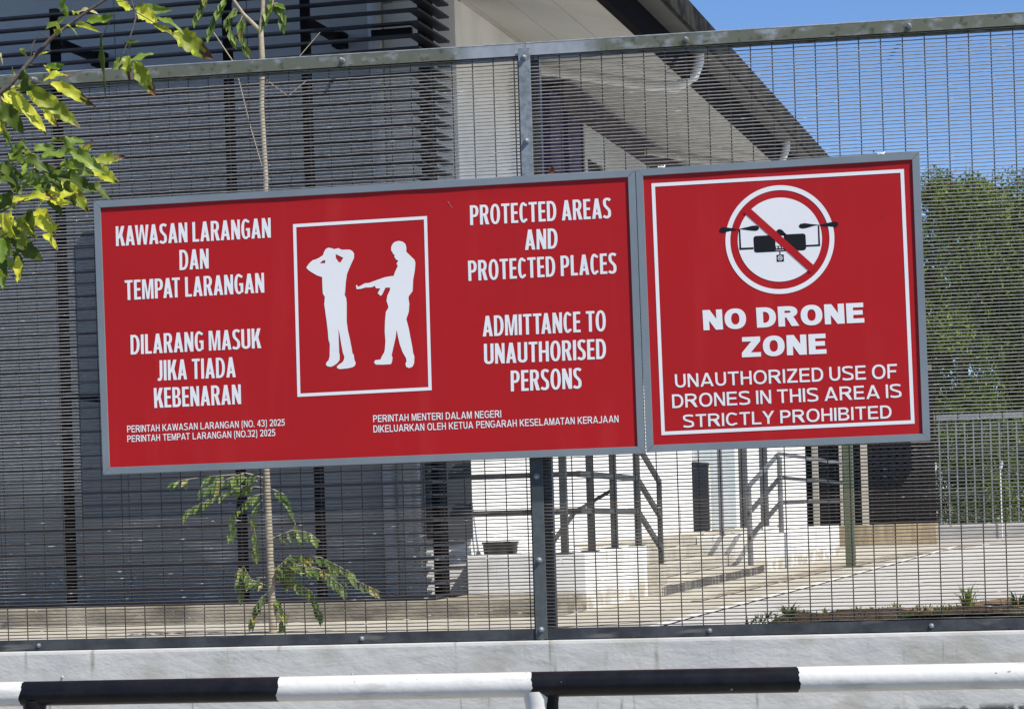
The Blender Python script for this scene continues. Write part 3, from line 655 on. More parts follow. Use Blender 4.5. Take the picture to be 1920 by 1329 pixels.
def glyph(ch, w, t, b):
    """contours of one capital or digit, cap height 1: first the outline, then its holes"""
    if ch == 'I': return [[(0, 0), (t, 0), (t, 1), (0, 1)]]
    if ch == 'L': return [[(0, 0), (w, 0), (w, b), (t, b), (t, 1), (0, 1)]]
    if ch == 'E': return [[(0, 0), (w, 0), (w, b), (t, b), (t, .5 - b * .42), (w * .93, .5 - b * .42), (w * .93, .5 + b * .58), (t, .5 + b * .58), (t, 1 - b), (w * .98, 1 - b), (w * .98, 1), (0, 1)]]
    if ch == 'F': return [[(0, 0), (t, 0), (t, .5 - b * .55), (w * .9, .5 - b * .55), (w * .9, .5 + b * .45), (t, .5 + b * .45), (t, 1 - b), (w, 1 - b), (w, 1), (0, 1)]]
    if ch == 'T': return [[((w - t) / 2, 0), ((w + t) / 2, 0), ((w + t) / 2, 1 - b), (w, 1 - b), (w, 1), (0, 1), (0, 1 - b), ((w - t) / 2, 1 - b)]]
    if ch == 'H': return [[(0, 0), (t, 0), (t, .5 - b / 2), (w - t, .5 - b / 2), (w - t, 0), (w, 0), (w, 1), (w - t, 1), (w - t, .5 + b / 2), (t, .5 + b / 2), (t, 1), (0, 1)]]
    if ch == 'N':
        d = t * 1.08; k = 1 - (w - t - d) / (w - d)
        k = max(.18, k)
        return [[(0, 0), (t * .92, 0), (t * .92, 1 - k), (w - d, 0), (w, 0), (w, 1), (w - t * .92, 1), (w - t * .92, k), (d, 1), (0, 1)]]
    if ch == 'M':
        d = t * 1.3; s = t * .92
        return [[(0, 0), (s, 0), (s, .74), (w / 2 - .42 * t, 0), (w / 2 + .42 * t, 0), (w - s, .74), (w - s, 0), (w, 0), (w, 1), (w - d, 1), (w / 2, .30), (d, 1), (0, 1)]]
    if ch == 'A':
        ax, s, c0 = w / 2 - .56 * t, 1.06 * t, .20
        y1 = c0 + b * .95; yi = min(.86, (w / 2 - s) / ax)
        return [[(0, 0), (s, 0), (s + ax * c0, c0), (w - s - ax * c0, c0), (w - s, 0), (w, 0), (w - ax, 1), (ax, 1)],
                [(s + ax * y1, y1), (w / 2, yi), (w - s - ax * y1, y1)]]
    if ch == 'W':
        s = t * 1.02; q = w * .27
        return [[(0, 1), (q - .5 * t, 0), (q + .5 * t, 0), (w / 2, .72), (w - q - .5 * t, 0), (w - q + .5 * t, 0), (w, 1), (w - s, 1), (w - q, .30), (w / 2 + .46 * t, 1), (w / 2 - .46 * t, 1), (q, .30), (s, 1)]]
    if ch == 'K':
        s = 1.16 * t; mm = .5 / (w - s - t); jx = w - .45 / mm
        return [[(0, 0), (t, 0), (t, .33), (t + (jx - t) * .42, .42), (w - s, 0), (w + .02, 0), (jx + .01, .55), (w, 1), (w - s, 1), (t, .52), (t, 1), (0, 1)]]
    if ch == 'U':
        ry = min(.42, w * .5)
        return [[(0, 1)] + arc(w / 2, ry, w / 2, ry, 180, 360) + [(w, 1), (w - t, 1)] + arc(w / 2, ry, w / 2 - t, ry - b, 360, 180) + [(t, 1)]]
    if ch == 'J':
        rx = w - t * .1; ry = .30
        return [[(w - t, 1), (w - t, ry)] + arc(w - rx * .62, ry, rx * .62 - t, ry - b * 1.1, 0, -95, 8) + [(0, b * .9), (-.01, .0)] + arc(w - rx * .62, ry, rx * .62, ry + .015, -95, 0, 10) + [(w, 1)]]
    if ch in 'O0': return [arc(w / 2, .5, w / 2, .512, 0, 360, 40)[:-1], arc(w / 2, .5, w / 2 - t, .512 - b, 0, 360, 40)[:-1]]
    if ch == 'D':
        cx = w * .40
        return [[(0, 0)] + arc(cx, .5, w - cx, .5, -90, 90, 18) + [(0, 1)], [(t, b)] + arc(cx, .5, w - cx - t, .5 - b, -90, 90, 18) + [(t, 1 - b)]]
    if ch in 'CG':
        o = arc(w / 2, .5, w / 2, .512, 48, 312, 30); i = arc(w / 2, .5, w / 2 - t, .512 - b, 312 - 4, 52, 30)
        if ch == 'C':
            o[0] = (w * .985, .90); o[-1] = (w * .985, .10); i[0] = (w * .90, .10 + b * .85); i[-1] = (w * .90, .90 - b * .85)
            return [o + i]
        o[0] = (w * .96, .91); o[-1] = (w, .09); i[-1] = (w * .88, .91 - b * .9)
        i = arc(w / 2, .5, w / 2 - t, .512 - b, 285, 52, 26); i[-1] = (w * .88, .91 - b * .9)
        return [o + [(w, .54), (w * .54, .54), (w * .54, .54 - b), (w - t * .95, .54 - b), (w - t * .95, b * 1.12)] + i]
    if ch in 'PRB':
        if ch == 'B':
            y = .52; c1 = w * .5; w1 = w * .94
            return [[(0, 0)] + arc(c1, y / 2, w - c1, y / 2 + .005, -90, 78, 12) + arc(c1, (1 + y) / 2 - .01, w1 - c1, (1 - y) / 2 + .01, -70, 90, 12) + [(0, 1)],
                    [(t, b)] + arc(c1, (b + y - b * .5) / 2, w - c1 - t, (y - b * 1.5) / 2, -90, 90, 10) + [(t, y - b * .5)],
                    [(t, y + b * .5)] + arc(c1, (1 - b + y + b * .5) / 2, w1 - c1 - t, (1 - y - b * 1.5) / 2, -90, 90, 10) + [(t, 1 - b)]]
        y = .40 if ch == 'P' else .44; cx = w * .48; ww = w if ch == 'P' else w * .95
        hole = [(t, y + b)] + arc(cx, (1 + y) / 2, ww - cx - t, (1 - y) / 2 - b, -90, 90, 12) + [(t, 1 - b)]
        if ch == 'P': return [[(0, 0), (t, 0), (t, y)] + arc(cx, (1 + y) / 2, ww - cx, (1 - y) / 2, -90, 90, 16) + [(0, 1)], hole]
        return [[(0, 0), (t, 0), (t, y), (w * .40, y), (w - 1.12 * t, 0), (w + .01, 0), (w * .74, y + .035)] + arc(cx, (1 + y) / 2, ww - cx, (1 - y) / 2, -55, 90, 14) + [(0, 1)], hole]
    if ch == 'S':
        l_, r_, yt, yb = t / 2, w - t / 2, 1.01 - b / 2, -.01 + b / 2
        return [stroke([(w * .93, .875), (w * .74, yt - .015), (w * .5, yt), (l_ + w * .06, .90), (l_, .755), (l_ + w * .08, .62), (w * .5, .51), (r_ - w * .06, .395), (r_, .265), (r_ - w * .05, .12), (w * .5, yb), (w * .22, yb + .018), (w * .03, .125)], t, b)]
    if ch == 'Z': return [[(0, 0), (w, 0), (w, b), (t * 1.35, b), (w * .98, 1 - b), (w * .98, 1), (w * .03, 1), (w * .03, 1 - b), (w - t * 1.4, 1 - b), (0, b)]]
    if ch == 'Y': return [[((w - t) / 2, 0), ((w + t) / 2, 0), ((w + t) / 2, .42), (w, 1), (w - t * 1.12, 1), (w / 2, .60), (t * 1.12, 1), (0, 1), ((w - t) / 2, .42)]]
    if ch == '2': return [stroke([(t * .4, .76), (t * .62, .90), (w * .5, 1 - b / 2), (w - t * .62, .89), (w - t * .5, .72), (w - t * .9, .52), (w * .45, .30), (t * .62, .13)], t, b) ,
                          [(0, 0), (w, 0), (w, b), (t * .9, b + .05), (0, b * .7)]]
    if ch == '3': return [stroke([(w * .06, .80), (w * .22, .95), (w * .5, 1 - b / 2), (w - t * .65, .88), (w - t * .58, .70), (w * .66, .545), (w * .42, .53)], t, b),
                          stroke([(w * .42, .52), (w * .68, .50), (w - t * .52, .36), (w - t * .6, .15), (w * .5, b / 2), (w * .2, .06), (w * .04, .20)], t, b)]
    if ch == '4': return [[(w * .58, 0), (w * .58 + t, 0), (w * .58 + t, .22), (w, .22), (w, .22 + b), (w * .58 + t, .22 + b), (w * .58 + t, 1), (w * .52, 1), (0, .22 + b), (0, .22), (w * .58, .22)],
                          [(w * .58, .22 + b), (w * .58, .74), (w * .22, .22 + b)]]
    if ch == '5': return [stroke([(w * .16, .52), (w * .5, .62), (w - t * .6, .52), (w - t * .5, .32), (w - t * .62, .13), (w * .5, b / 2), (w * .2, .06), (w * .03, .2)], t, b),
                          [(w * .05, .47), (w * .12 + t * .7, .50), (w * .2 + t * .7, 1 - b), (w * .95, 1 - b), (w * .95, 1), (w * .14, 1)]]
    if ch == '(': return [stroke([(w - t * .4, 1.03), (t * .62, .80), (t * .5, .4), (t * .62, 0), (w - t * .4, -.22)], t * .85, b)]
    if ch == ')': return [stroke([(t * .4, 1.03), (w - t * .62, .80), (w - t * .5, .4), (w - t * .62, 0), (t * .4, -.22)], t * .85, b)]
    if ch == '.': return [[(0, 0), (t, 0), (t, t * .95), (0, t * .95)]]
STY = {  # stem, bar, letter gap, word gap, widths
    'c': (.147, .124, .070, .27, dict(A=.49, B=.44, C=.40, D=.47, E=.355, F=.34, G=.455, H=.475, J=.25, K=.465, L=.345, M=.60, N=.46, O=.49, P=.43, R=.455, S=.385, T=.415, U=.46, W=.73, Y=.45, Z=.4)),
    'b': (.168, .142, .140, .45, dict(A=.98, B=.82, C=.88, D=.84, E=.76, F=.70, G=.95, H=.81, J=.62, K=.88, L=.70, M=.98, N=.80, O=.98, P=.78, R=.90, S=.82, T=.80, U=.80, W=1.3, Y=.90, Z=.78)),
    'k': (.315, .225, .10, .50, dict(D=.92, E=.82, N=.93, O=1.02, R=.97, Z=.90)),
}
STY['n'] = (.175, .140, .15, .60, dict(STY['b'][4], **{'0': .66, '2': .68, '3': .68, '4': .72, '5': .68, '(': .32, ')': .32}))
KERN = {'AT': -.09, 'TA': -.09, 'LY': -.06, 'AW': -.05, 'WA': -.05, 'PA': -.06, 'KA': -.02, 'RA': -.01, 'TY': 0, 'LT': -.06, 'TO': -.02, 'TL': -.0}
def face_fill(mb, contours, y, T, mi=0):
    vs = [Vector((T(p)[0], T(p)[1], 0)) for c in contours for p in c]
    tris = tessellate_polygon([[Vector((T(p)[0], T(p)[1], 0)) for p in c] for c in contours])
    out = []
    for t in tris:
        a, b, c = (vs[i] for i in t)
        cr_ = (b - a).cross(c - a).z
        if abs(cr_) < 1e-12: continue
        out.append(tuple(t) if cr_ > 0 else tuple(reversed(t)))
    mb.add([(v.x, y, v.y) for v in vs], out, mi)
def text_line(parent, text, sty, quad, y, m):
    t, b, gap, word, wd = STY[sty]
    x, items = 0, []
    for i, ch in enumerate(text):
        if ch == ' ': x += word - gap; continue
        wch = t if ch in 'I.' else wd[ch]
        items.append((x, glyph(ch, wch, t, b), ch))
        x += wch + gap + (KERN.get(text[i:i + 2], 0) if sty != 'k' else 0)
    tot = x - gap
    (blx, bly), (brx, bry), (tlx, tly), (trx, tr_y) = quad
    mb = MB()
    def T(p):
        u, v = p[0] / tot, p[1]
        return ((1 - v) * ((1 - u) * blx + u * brx) + v * ((1 - u) * tlx + u * trx), (1 - v) * ((1 - u) * bly + u * bry) + v * ((1 - u) * tly + u * tr_y))
    for x0, cs, ch in items:
        if ch in '235':
            for c_ in cs: face_fill(mb, [c_], y - .00012 * cs.index(c_), lambda p: T((p[0] + x0, p[1])))
        else: face_fill(mb, cs, y, lambda p: T((p[0] + x0, p[1])))
    return mb.build('lettering', m, parent, recalc=False)
def ring(n=64, r0=1., r1=.9, cx=0, cz=0):
    return [[(cx + r0 * math.cos(2 * math.pi * i / n), cz + r0 * math.sin(2 * math.pi * i / n)) for i in range(n)]] + \
        ([[(cx + r1 * math.cos(2 * math.pi * i / n), cz + r1 * math.sin(2 * math.pi * i / n)) for i in range(n)]] if r1 else [])
ID = lambda p: p
def border(parent, q, th, y, m):
    cx, cz = sum(p[0] for p in q) / 4, sum(p[1] for p in q) / 4
    inner = [(p[0] - math.copysign(th, p[0] - cx), p[1] - math.copysign(th, p[1] - cz)) for p in q]
    mb = MB()
    for i in range(4):
        j = (i + 1) % 4
        face_fill(mb, [[q[i], q[j], inner[j], inner[i]]], y, ID)
    return mb.build('border', m, parent, recalc=False)

# film face lies at local y = 0, in front of it is -y
def sign_body(name, loc, rot, w_, h, label):
    s_ = empty(name, loc, (0, -R(rot), 0))
    tag(s_, label, 'sign')
    hw, hh = w_ / 2, h / 2
    # panel: a thin sheet, very slightly buckled along its top edge like the photographed film
    p_ = MB(); nx_, nz_ = 96, 16
    iw, ih = hw - .006, hh - .006
    for sgn, yy in ((1, 0.), (-1, .006)):
        vs = []
        for j in range(nz_ + 1):
            for i in range(nx_ + 1):
                x, z = -iw + 2 * iw * i / nx_, (-ih + (2 * ih - .07) * j / (nz_ - 5)) if j <= nz_ - 5 else (ih - .07 + .07 * (j - nz_ + 5) / 5)
                bk = max(0, (z - ih + .07) / .07) ** 2 * (.5 - .5 * math.cos(x * 15 + 2.2 * math.sin(x * 4))) * .0048 if z < ih - .001 or True else 0
                vs.append((x, yy - bk, z))
        fs = [(j * (nx_ + 1) + i, j * (nx_ + 1) + i + 1, (j + 1) * (nx_ + 1) + i + 1, (j + 1) * (nx_ + 1) + i) for j in range(nz_) for i in range(nx_)]
        p_.add(vs, fs if sgn > 0 else [tuple(reversed(f)) for f in fs])
    p_.build('panel', red_m, s_, recalc=False)
    f_ = MB(); fwid, y0, y1 = .0255, -.0075, .020
    for A_, B_, ia, ib in (((-hw, hh), (hw, hh), (-hw + fwid, hh - fwid), (hw - fwid, hh - fwid)), ((hw, -hh), (-hw, -hh), (hw - fwid, -hh + fwid), (-hw + fwid, -hh + fwid)),
                           ((-hw, -hh), (-hw, hh), (-hw + fwid, -hh + fwid), (-hw + fwid, hh - fwid)), ((hw, hh), (hw, -hh), (hw - fwid, hh - fwid), (hw - fwid, -hh + fwid))):
        d = Vector((B_[0] - A_[0], B_[1] - A_[1])).normalized() * .0004     # hairline mitre joints
        A2, ia2 = (A_[0] + d.x, A_[1] + d.y), (ia[0] + d.x, ia[1] + d.y)
        B2, ib2 = (B_[0] - d.x, B_[1] - d.y), (ib[0] - d.x, ib[1] - d.y)
        f_.hexa([(A2[0], y1, A2[1]), (B2[0], y1, B2[1]), (ib2[0], y1, ib2[1]), (ia2[0], y1, ia2[1]), (A2[0], y0, A2[1]), (B2[0], y0, B2[1]), (ib2[0], y0, ib2[1]), (ia2[0], y0, ia2[1])])
    f_.build('frame', alu, s_, .0008)
    return s_
YF = -.0012
sign = sign_body('warning_sign', (-.513, -.064, 1.152), .3, 2.008, 1.0075, 'wide red sign with two silhouette figures and bilingual protected area text on mesh fence')
notice = sign_body('warning_sign', (.992, -.064, 1.163), .45, .9945, 1.006, 'square red no drone zone sign with crossed out drone on mesh fence')
for text, sty, n_, quad in LINES: text_line(sign if n_ == 1 else notice, text, sty, quad, YF, white_m)
border(sign, PICTURE_BORDER, .0118, YF, white_m)
border(notice, NOTICE_BORDER, .0125, YF, white_m)
mb = MB(); face_fill(mb, [RAISED_ARMS, ARM_GAP_A, ARM_GAP_B], YF, ID); mb.build('pictogram', white_m, sign, recalc=False)['label'] = 'white silhouette with hands raised behind the head'
mb = MB(); face_fill(mb, [GUARD_FIGURE], YF, ID); mb.build('pictogram', white_m, sign, recalc=False)['label'] = 'white silhouette pointing a rifle'
cx, cz = RING_CENTRE
pk = .1915 / 620
mb = MB()
face_fill(mb, ring(96, 618 * pk, 563 * pk, cx, cz), YF, ID, 0)
face_fill(mb, ring(96, 478 * pk, 0, cx, cz), YF, ID, 0)
for q in DRONE_BLACK: face_fill(mb, [q], YF - .0004, ID, 1)
for q in DRONE_WHITE: face_fill(mb, [q], YF - .0008, ID, 0)
dot = mb
for q in DRONE_DOTS: face_fill(dot, ring(16, .0032, 0, *q), YF - .0012, ID, 0)
bar_ = [(753, 730), (860, 724), (862, 760), (755, 766)]
face_fill(dot, ring(24, .0085, 0, *DRONE_LENS), YF - .0008, ID, 0)
face_fill(dot, ring(24, .0056, 0, *DRONE_LENS), YF - .0012, ID, 1)
face_fill(dot, ring(24, .0028, 0, *DRONE_LENS), YF - .0016, ID, 0)
q0 = DRONE_DOTS[1]
face_fill(dot, [[(q0[0] - .0165, q0[1] - .0062), (q0[0] + .0150, q0[1] - .0062), (q0[0] + .0150, q0[1] + .0055), (q0[0] - .0165, q0[1] + .0055)]], YF - .0010, ID, 1)
mb.build('pictogram', [white_m, black_m], notice, recalc=False)['label'] = 'black drone on a white disc in a white ring'
mb = MB()
sa_, se = (-.1032, .3289), (.1064, .1213)
d = (Vector(se) - Vector(sa_)).normalized(); nn = Vector((-d.y, d.x)) * .0131
A_, B_ = Vector(sa_) - d * .012, Vector(se) + d * .012
face_fill(mb, [[A_ - nn, B_ - nn, B_ + nn, A_ + nn]], YF - .0014, ID)
mb.build('slash_bar', red_m, notice, recalc=False)
mb = MB(); face_fill(mb, [[(.3215, .4285), (.3255, .4300), (.3340, .4150), (.3425, .4010), (.3400, .4020), (.3310, .4150)]], YF, ID)
mb.build('scratch', scratch_m, sign, recalc=False)
# cable ties and a fallen leaf on the frames' top edges
for x in (-.405, .365):
    z_ = MB()
    z_.tube([(x - .012, .002, .508), (x - .009, -.003, .5035), (x, -.004, .506), (x + .009, -.003, .5035), (x + .011, .002, .511)], .003, 6)
    z_.build('cable_tie', zip_m, notice)
lf = MB(); lf.add([(.168, -.02, 1.668), (.176, -.035, 1.684), (.185, -.03, 1.693), (.198, -.025, 1.686), (.190, -.02, 1.672), (.183, -.012, 1.688)], [(0, 1, 5), (1, 2, 5), (2, 3, 5), (3, 4, 5), (4, 0, 5)])
tag(put(lf, 'dry_leaf', dry_leaf_m), 'small curled orange leaf caught on the top edge of the wide sign', 'leaf')

# ------------------------------------------------------------------ black and white barrier pipe
br = base('barrier_rail', (.28, -1.4, -1.12))
tag(br, 'steel pipe barrier painted in black and white bands before the wall', 'barrier')
PR, PZ = .0385, -.0610
def pipe_section(x0, x1, m, label):
    q = MB(); n = 28
    e0, e1 = (.010 * math.sin(3 * x0 + 1), .010 * math.sin(5 * x1))
    rings = []
    for i in range(13):
        ring_ = []
        for k in range(n):
            a = 2 * math.pi * k / n
            jag = lambda seed: .004 * math.sin(2 * a + seed) + .002 * math.sin(5 * a + 2 * seed) + .0015 * math.sin(13 * a + seed)
            u = i / 12
            x = x0 + (x1 - x0) * u + (1 - u) * jag(x0 * 7) * (u < .5) + u * jag(x1 * 7) * (u > .5)
            ring_.append((x, -1.4 + PR * math.cos(a), PZ + PR * math.sin(a)))
        rings += ring_
    q.add(rings, [(i * n + k, i * n + (k + 1) % n, (i + 1) * n + (k + 1) % n, (i + 1) * n + k) for i in range(12) for k in range(n)], 0, True)
    o = put(q, 'rail_section', m, br); o['label'] = label
edges = [-3.60, -2.90, -2.12, -1.340, -.511, .278, 1.083, 1.90, 2.70, 3.5]
for i in range(len(edges) - 1):
    blk = i % 2 == 1
    pipe_section(edges[i], edges[i + 1], pipe_black if blk else pipe_white, 'black painted band' if blk else 'white painted band')
for x, m_ in ((-2.87, pipe_white), (-1.305, pipe_black), (.287, pipe_white), (1.86, pipe_white)):
    q = MB()
    q.tube([(x, -1.4, -1.13), (x, -1.4, PZ - .085), (x, -1.4, PZ - .06), (x, -1.4, PZ - .045), (x, -1.4, PZ - .02)], [.031, .031, .033, .0365, .037], 20, caps=False)
    put(q, 'post', m_, br)
q = MB(); q.tube([(.330, -1.375, -1.13), (.330, -1.375, PZ - .06), (.330, -1.38, PZ - .02)], [.022, .022, .028], 14, caps=False)
put(q, 'brace', pipe_black, br)

# ------------------------------------------------------------------ building
bl = base('building', W(0, 1.1, G))
tag(bl, 'grey and white building with a dark louvre screen and deep beige eaves behind the fence', 'building')
JZ = 4.70                                   # soffit height where it meets the side wall
SL = -.293                                  # soffit slope per metre to the right
def soff(a): return JZ + SL * a
q = MB()                                    # front wall, grey panels with a white corner strip
for i in range(8):
    a1 = -.62 - i * 1.2
    bbox(q, a1 - 1.194, a1, 1.1, 1.3, -.23, soff(a1 - 1.194))
put(q, 'grey_cladding', clad_m, bl)
q = MB(); bbox(q, -.618, -.0, 1.1, 1.3, .22, 4.69); bbox(q, -.618, 0, 1.1, 1.3, G, .216)
put(q, 'corner_wall', cream_m, bl)
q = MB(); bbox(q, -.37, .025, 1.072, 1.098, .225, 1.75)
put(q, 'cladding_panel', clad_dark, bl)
q = MB()                                    # side wall (faces right)
bbox(q, -.2, 0, 1.302, 11.8, G, 1.9)
bbox(q, -.2, 0, 1.302, 4.15, 1.902, 4.70)
bbox(q, -.2, 0, 6.9, 11.8, 1.902, 4.355)
bbox(q, -.2, 0, 13.15, 23.0, G, 4.355)
bbox(q, -.2, 0, 11.8, 13.15, .97, 4.355)
bbox(q, -.2, 0, 11.8, 13.15, G, .09)
put(q, 'side_wall', cream_m, bl)
q = MB(); bbox(q, -.045, -.015, 11.81, 13.14, .095, .965); put(q, 'dark_opening', dark_m, bl)
q = MB(); bbox(q, .004, .03, 13.2, 15.1, .10, 2.1); bbox(q, .004, .03, 11.85, 13.15, .975, 2.1)
put(q, 'grey_door', pane_m, bl)
q = MB()
for b in (15.6, 17.6): bbox(q, .0, .10, b, b + .18, .08, 4.3)
put(q, 'wall_column', gutter_m, bl)
q = MB(); bbox(q, 0.001, .16, 19.3, 19.55, .08, 4.3); put(q, 'wall_column', cream_m, bl)
# recessed upper front with purple columns
q = MB(); bbox(q, -.24, -.205, 4.152, 6.898, 1.905, 4.69); put(q, 'recess_wall', recess_m, bl)
for b0, b1 in ((4.42, 4.98), (5.20, 5.78)):
    q = MB(); bbox(q, -.16, .02, b0, b1, 1.904, 4.46 if b0 < 5 else 4.357); put(q, 'purple_column', purple_m, bl)
q = MB(); bbox(q, -.20, -.15, 4.16, 4.35, 1.904, 4.3); put(q, 'window_mullion', pane_m, bl)
q = MB(); bbox(q, -.20, -.15, 5.0, 5.18, 1.904, 3.95); put(q, 'window_mullion', pane_m, bl)
q = MB(); bbox(q, -.14, .03, 5.0, 23.0, 4.36, 4.64); put(q, 'purple_beam', purple_beam_m, bl)
q = MB(); bbox(q, .002, .02, 5.95, 9.4, 4.02, 4.35); bbox(q, .002, .02, 5.95, 6.08, 1.9, 4.018); bbox(q, .002, .02, 6.86, 9.4, 1.9, 4.018)
w_ = put(q, 'window', pane_m, bl)
q = MB(); bbox(q, -.1, -.02, 6.09, 6.85, 1.92, 4.01)
for i in range(14): bbox(q, -.02, .01, 6.09, 6.85, 1.95 + i * .15, 1.96 + i * .15, 1)
put(q, 'louvred_pane', [dark_m, gutter_m], w_)
q = MB()
for b in (7.05, 7.38, 8.1): bbox(q, .022, .05, b, b + .07, 1.9, 4.0)
put(q, 'window_bar', zip_m, w_)

# roof: soffit, fascia, gutter, sheeting
def slope(mb, a0, a1, b0, b1, dz0, dz1, mi=0):
    mb.hexa([W(a0, b0, soff(a0) + dz0), W(a1, b0, soff(a1) + dz0), W(a1, b1, soff(a1) + dz0), W(a0, b1, soff(a0) + dz0),
             W(a0, b0, soff(a0) + dz1), W(a1, b0, soff(a1) + dz1), W(a1, b1, soff(a1) + dz1), W(a0, b1, soff(a0) + dz1)], mi)
RB0, RB1 = -.9, 16.2
q = MB(); n_ = 5
for i in range(n_):
    a0 = -.9 + i * (2.45 / n_)
    slope(q, max(a0, .003) if i == 1 else a0, a0 + 2.45 / n_ - .006, -.2 if i == 0 else RB0, RB1, 0, .03)
slope(q, -.409, .0, -.2, RB1, 0, .03)
put(q, 'soffit', soffit_m, bl)
q = MB(); slope(q, 0, 1.545, RB0 - .05, RB1, .16, .22); slope(q, -12, -.002, -.22, RB1, .16, .22); slope(q, -12, -.902, 1.31, RB1, .0, .03)
put(q, 'roof_sheet', gutter_m, bl)
q = MB(); bbox(q, 1.555, 1.63, RB0, RB1, 4.215, 4.52)
bbox(q, .0, 1.55, RB0 - .06, RB0 - .003, 4.33, 4.5); put(q, 'fascia', fascia_m, bl)
q = MB(); bbox(q, 1.634, 1.80, RB0, RB1, 4.44, 4.47); bbox(q, 1.634, 1.65, RB0, RB1, 4.47, 4.63)
put(q, 'gutter', gutter_m, bl)
q = MB(); bbox(q, 1.803, 1.835, RB0, RB1, 4.455, 4.665); put(q, 'gutter_edge', gutter_moss, bl)
for b in (3.05, 8.75):                      # gutter outlets: a white swan-neck back under the soffit
    q = MB()
    q.tube([W(1.70, b + .02, 4.46), W(1.70, b, 4.36), W(1.66, b - .02, 4.24), W(1.50, b - .02, 4.155), W(1.25, b - .0, 4.19), W(.05, b + .4, 4.50)], .048, 12)
    put(q, 'downpipe', pipe_white, bl)
# downpipe and pale column behind the screen
q = MB(); q.tube([W(-.66, .99, -.22), W(-.66, .99, 4.85)], .06, 16); put(q, 'downpipe', mat('pale_grey_pipe', (.58, .59, .60), .5), bl)
q = MB(); q.tube([W(-.42, .98, .0), W(-.42, .98, 2.2)], .035, 14); put(q, 'downpipe', pipe_white, bl)

# louvre screen: navy blades wrapped round the corner, on square posts
lv = MB()
BZ = [-.205 + .1 * i for i in range(49)]
for z in BZ:
    th = .0082
    z += random.uniform(-.0015, .0015)
    # front run and return, mitred at the outer corner
    A0, A1 = -9.0, 0.
    lv.hexa([W(A0, 0, z - th), W(A1, 0, z - th), W(A1 - .095, .095, z - th), W(A0, .095, z - th), W(A0, 0, z + th), W(A1, 0, z + th), W(A1 - .095, .095, z + th), W(A0, .095, z + th)])
    lv.hexa([W(0, .0012, z - th), W(0, .92, z - th), W(-.095, .92, z - th), W(-.095, .0962, z - th), W(0, .0012, z + th), W(0, .92, z + th), W(-.095, .92, z + th), W(-.095, .0962, z + th)])
ls = put(lv, 'louvre_screen', blade_m, bl)
q = MB(); bbox(q, -9, -.0, .0, .09, -.232, -.218); put(q, 'base_rail', blade_m, ls)
for a in (-6.2, -4.65, -3.13, -1.635, -.975):
    q = MB(); bbox(q, a - .033, a + .033, .10, .165, -.229, 4.66); put(q, 'screen_post', dark_m, ls)
q = MB(); bbox(q, -.165, -.10, .55, .78, -.229, 4.68); put(q, 'screen_post', dark_m, ls)
for a, z in ((-3.13, 4.40), (-3.13, 1.50), (-.975, 4.40), (-1.635, 1.9), (-.975, 1.5)):
    q = MB(); bbox(q, a - .03, a + .03, .168, .95, z - .03, z + .03); bbox(q, a - .05, a + .05, .95, 1.098, z - .06, z + .06)
    put(q, 'wall_bracket', dark_m, ls)
q = MB(); bbox(q, -.42, -.09, .10, .15, 4.205, 4.275); put(q, 'corner_plate', dark_m, ls)

# plinth, platform, steps and landing
q = MB(); bbox(q, -9, 1.0, -.10, .94, G - .03, -.233)
tag(put(q, 'plinth', conc_dirty, None, .006), 'long stained low concrete plinth under the louvre screen', 'plinth')
q = MB(); bbox(q, .004, 1.0, .945, 3.55, G - .02, .09)
tag(put(q, 'platform', plat_m, None, .008), 'white painted entrance platform with rust streaks below the slatted railing', 'platform')
q = MB()
bbox(q, .004, 1.12, 3.56, 10.2, G - .02, -.275, 0)
bbox(q, .004, 1.10, 3.555, 4.0, -.273, -.09, 0); bbox(q, .004, .78, 4.3, 10.1, -.27, -.16, 0); bbox(q, .004, .42, 4.6, 10.0, -.157, -.03, 0); bbox(q, .004, .3, 5.0, 15.2, -.027, .09, 0)
bbox(q, 1.122, 1.135, 3.60, 10.0, G - .02, -.285, 1)
tag(put(q, 'landing', [conc_m, edge_m], None, .006), 'cream concrete landing with shallow steps and a blackened front edge', 'steps')
q = MB(); bbox(q, .31, 1.15, 10.21, 17.6, G - .02, .06)
tag(put(q, 'platform', plat_m, None, .008), 'white painted platform block beside the green post', 'platform')
# railing of the first platform
rl = base('railing', W(.95, 2, .09))
tag(rl, 'dark flat bar railing with four posts along the near platform edge', 'railing')
for b in (.42, 1.42, 2.36, 3.42):
    q = MB(); bbox(q, .925, .98, b - .028, b + .028, .092, 1.07); put(q, 'post', rail_dark, rl)
    q = MB(); bbox(q, .88, .999, b - .10, b + .10, .091, .099); put(q, 'base_plate', rail_dark, rl)
q = MB(); bbox(q, .935, .97, 4.50, 4.555, -.27, .70); put(q, 'post', rail_dark, rl)
for z in (1.03, .70, .40):
    q = MB()
    q.bar(W(.05, .97, z + .03), W(.95, .99, z + .03), .045, .03); q.bar(W(.952, .985, z + .03), W(.952, 3.44, z), .05, .035)
    q.bar(W(.952, 3.44, z), W(.952, 4.53, z - .36), .05, .035)
    put(q, 'rail', rail_dark, rl)
q = MB(); q.bar(W(.45, 2.0, .12), W(.62, 2.3, .42), .03, .03); q.bar(W(.62, 2.3, .42), W(.97, 2.42, .62), .03, .03); put(q, 'loose_bar', rail_dark, rl)
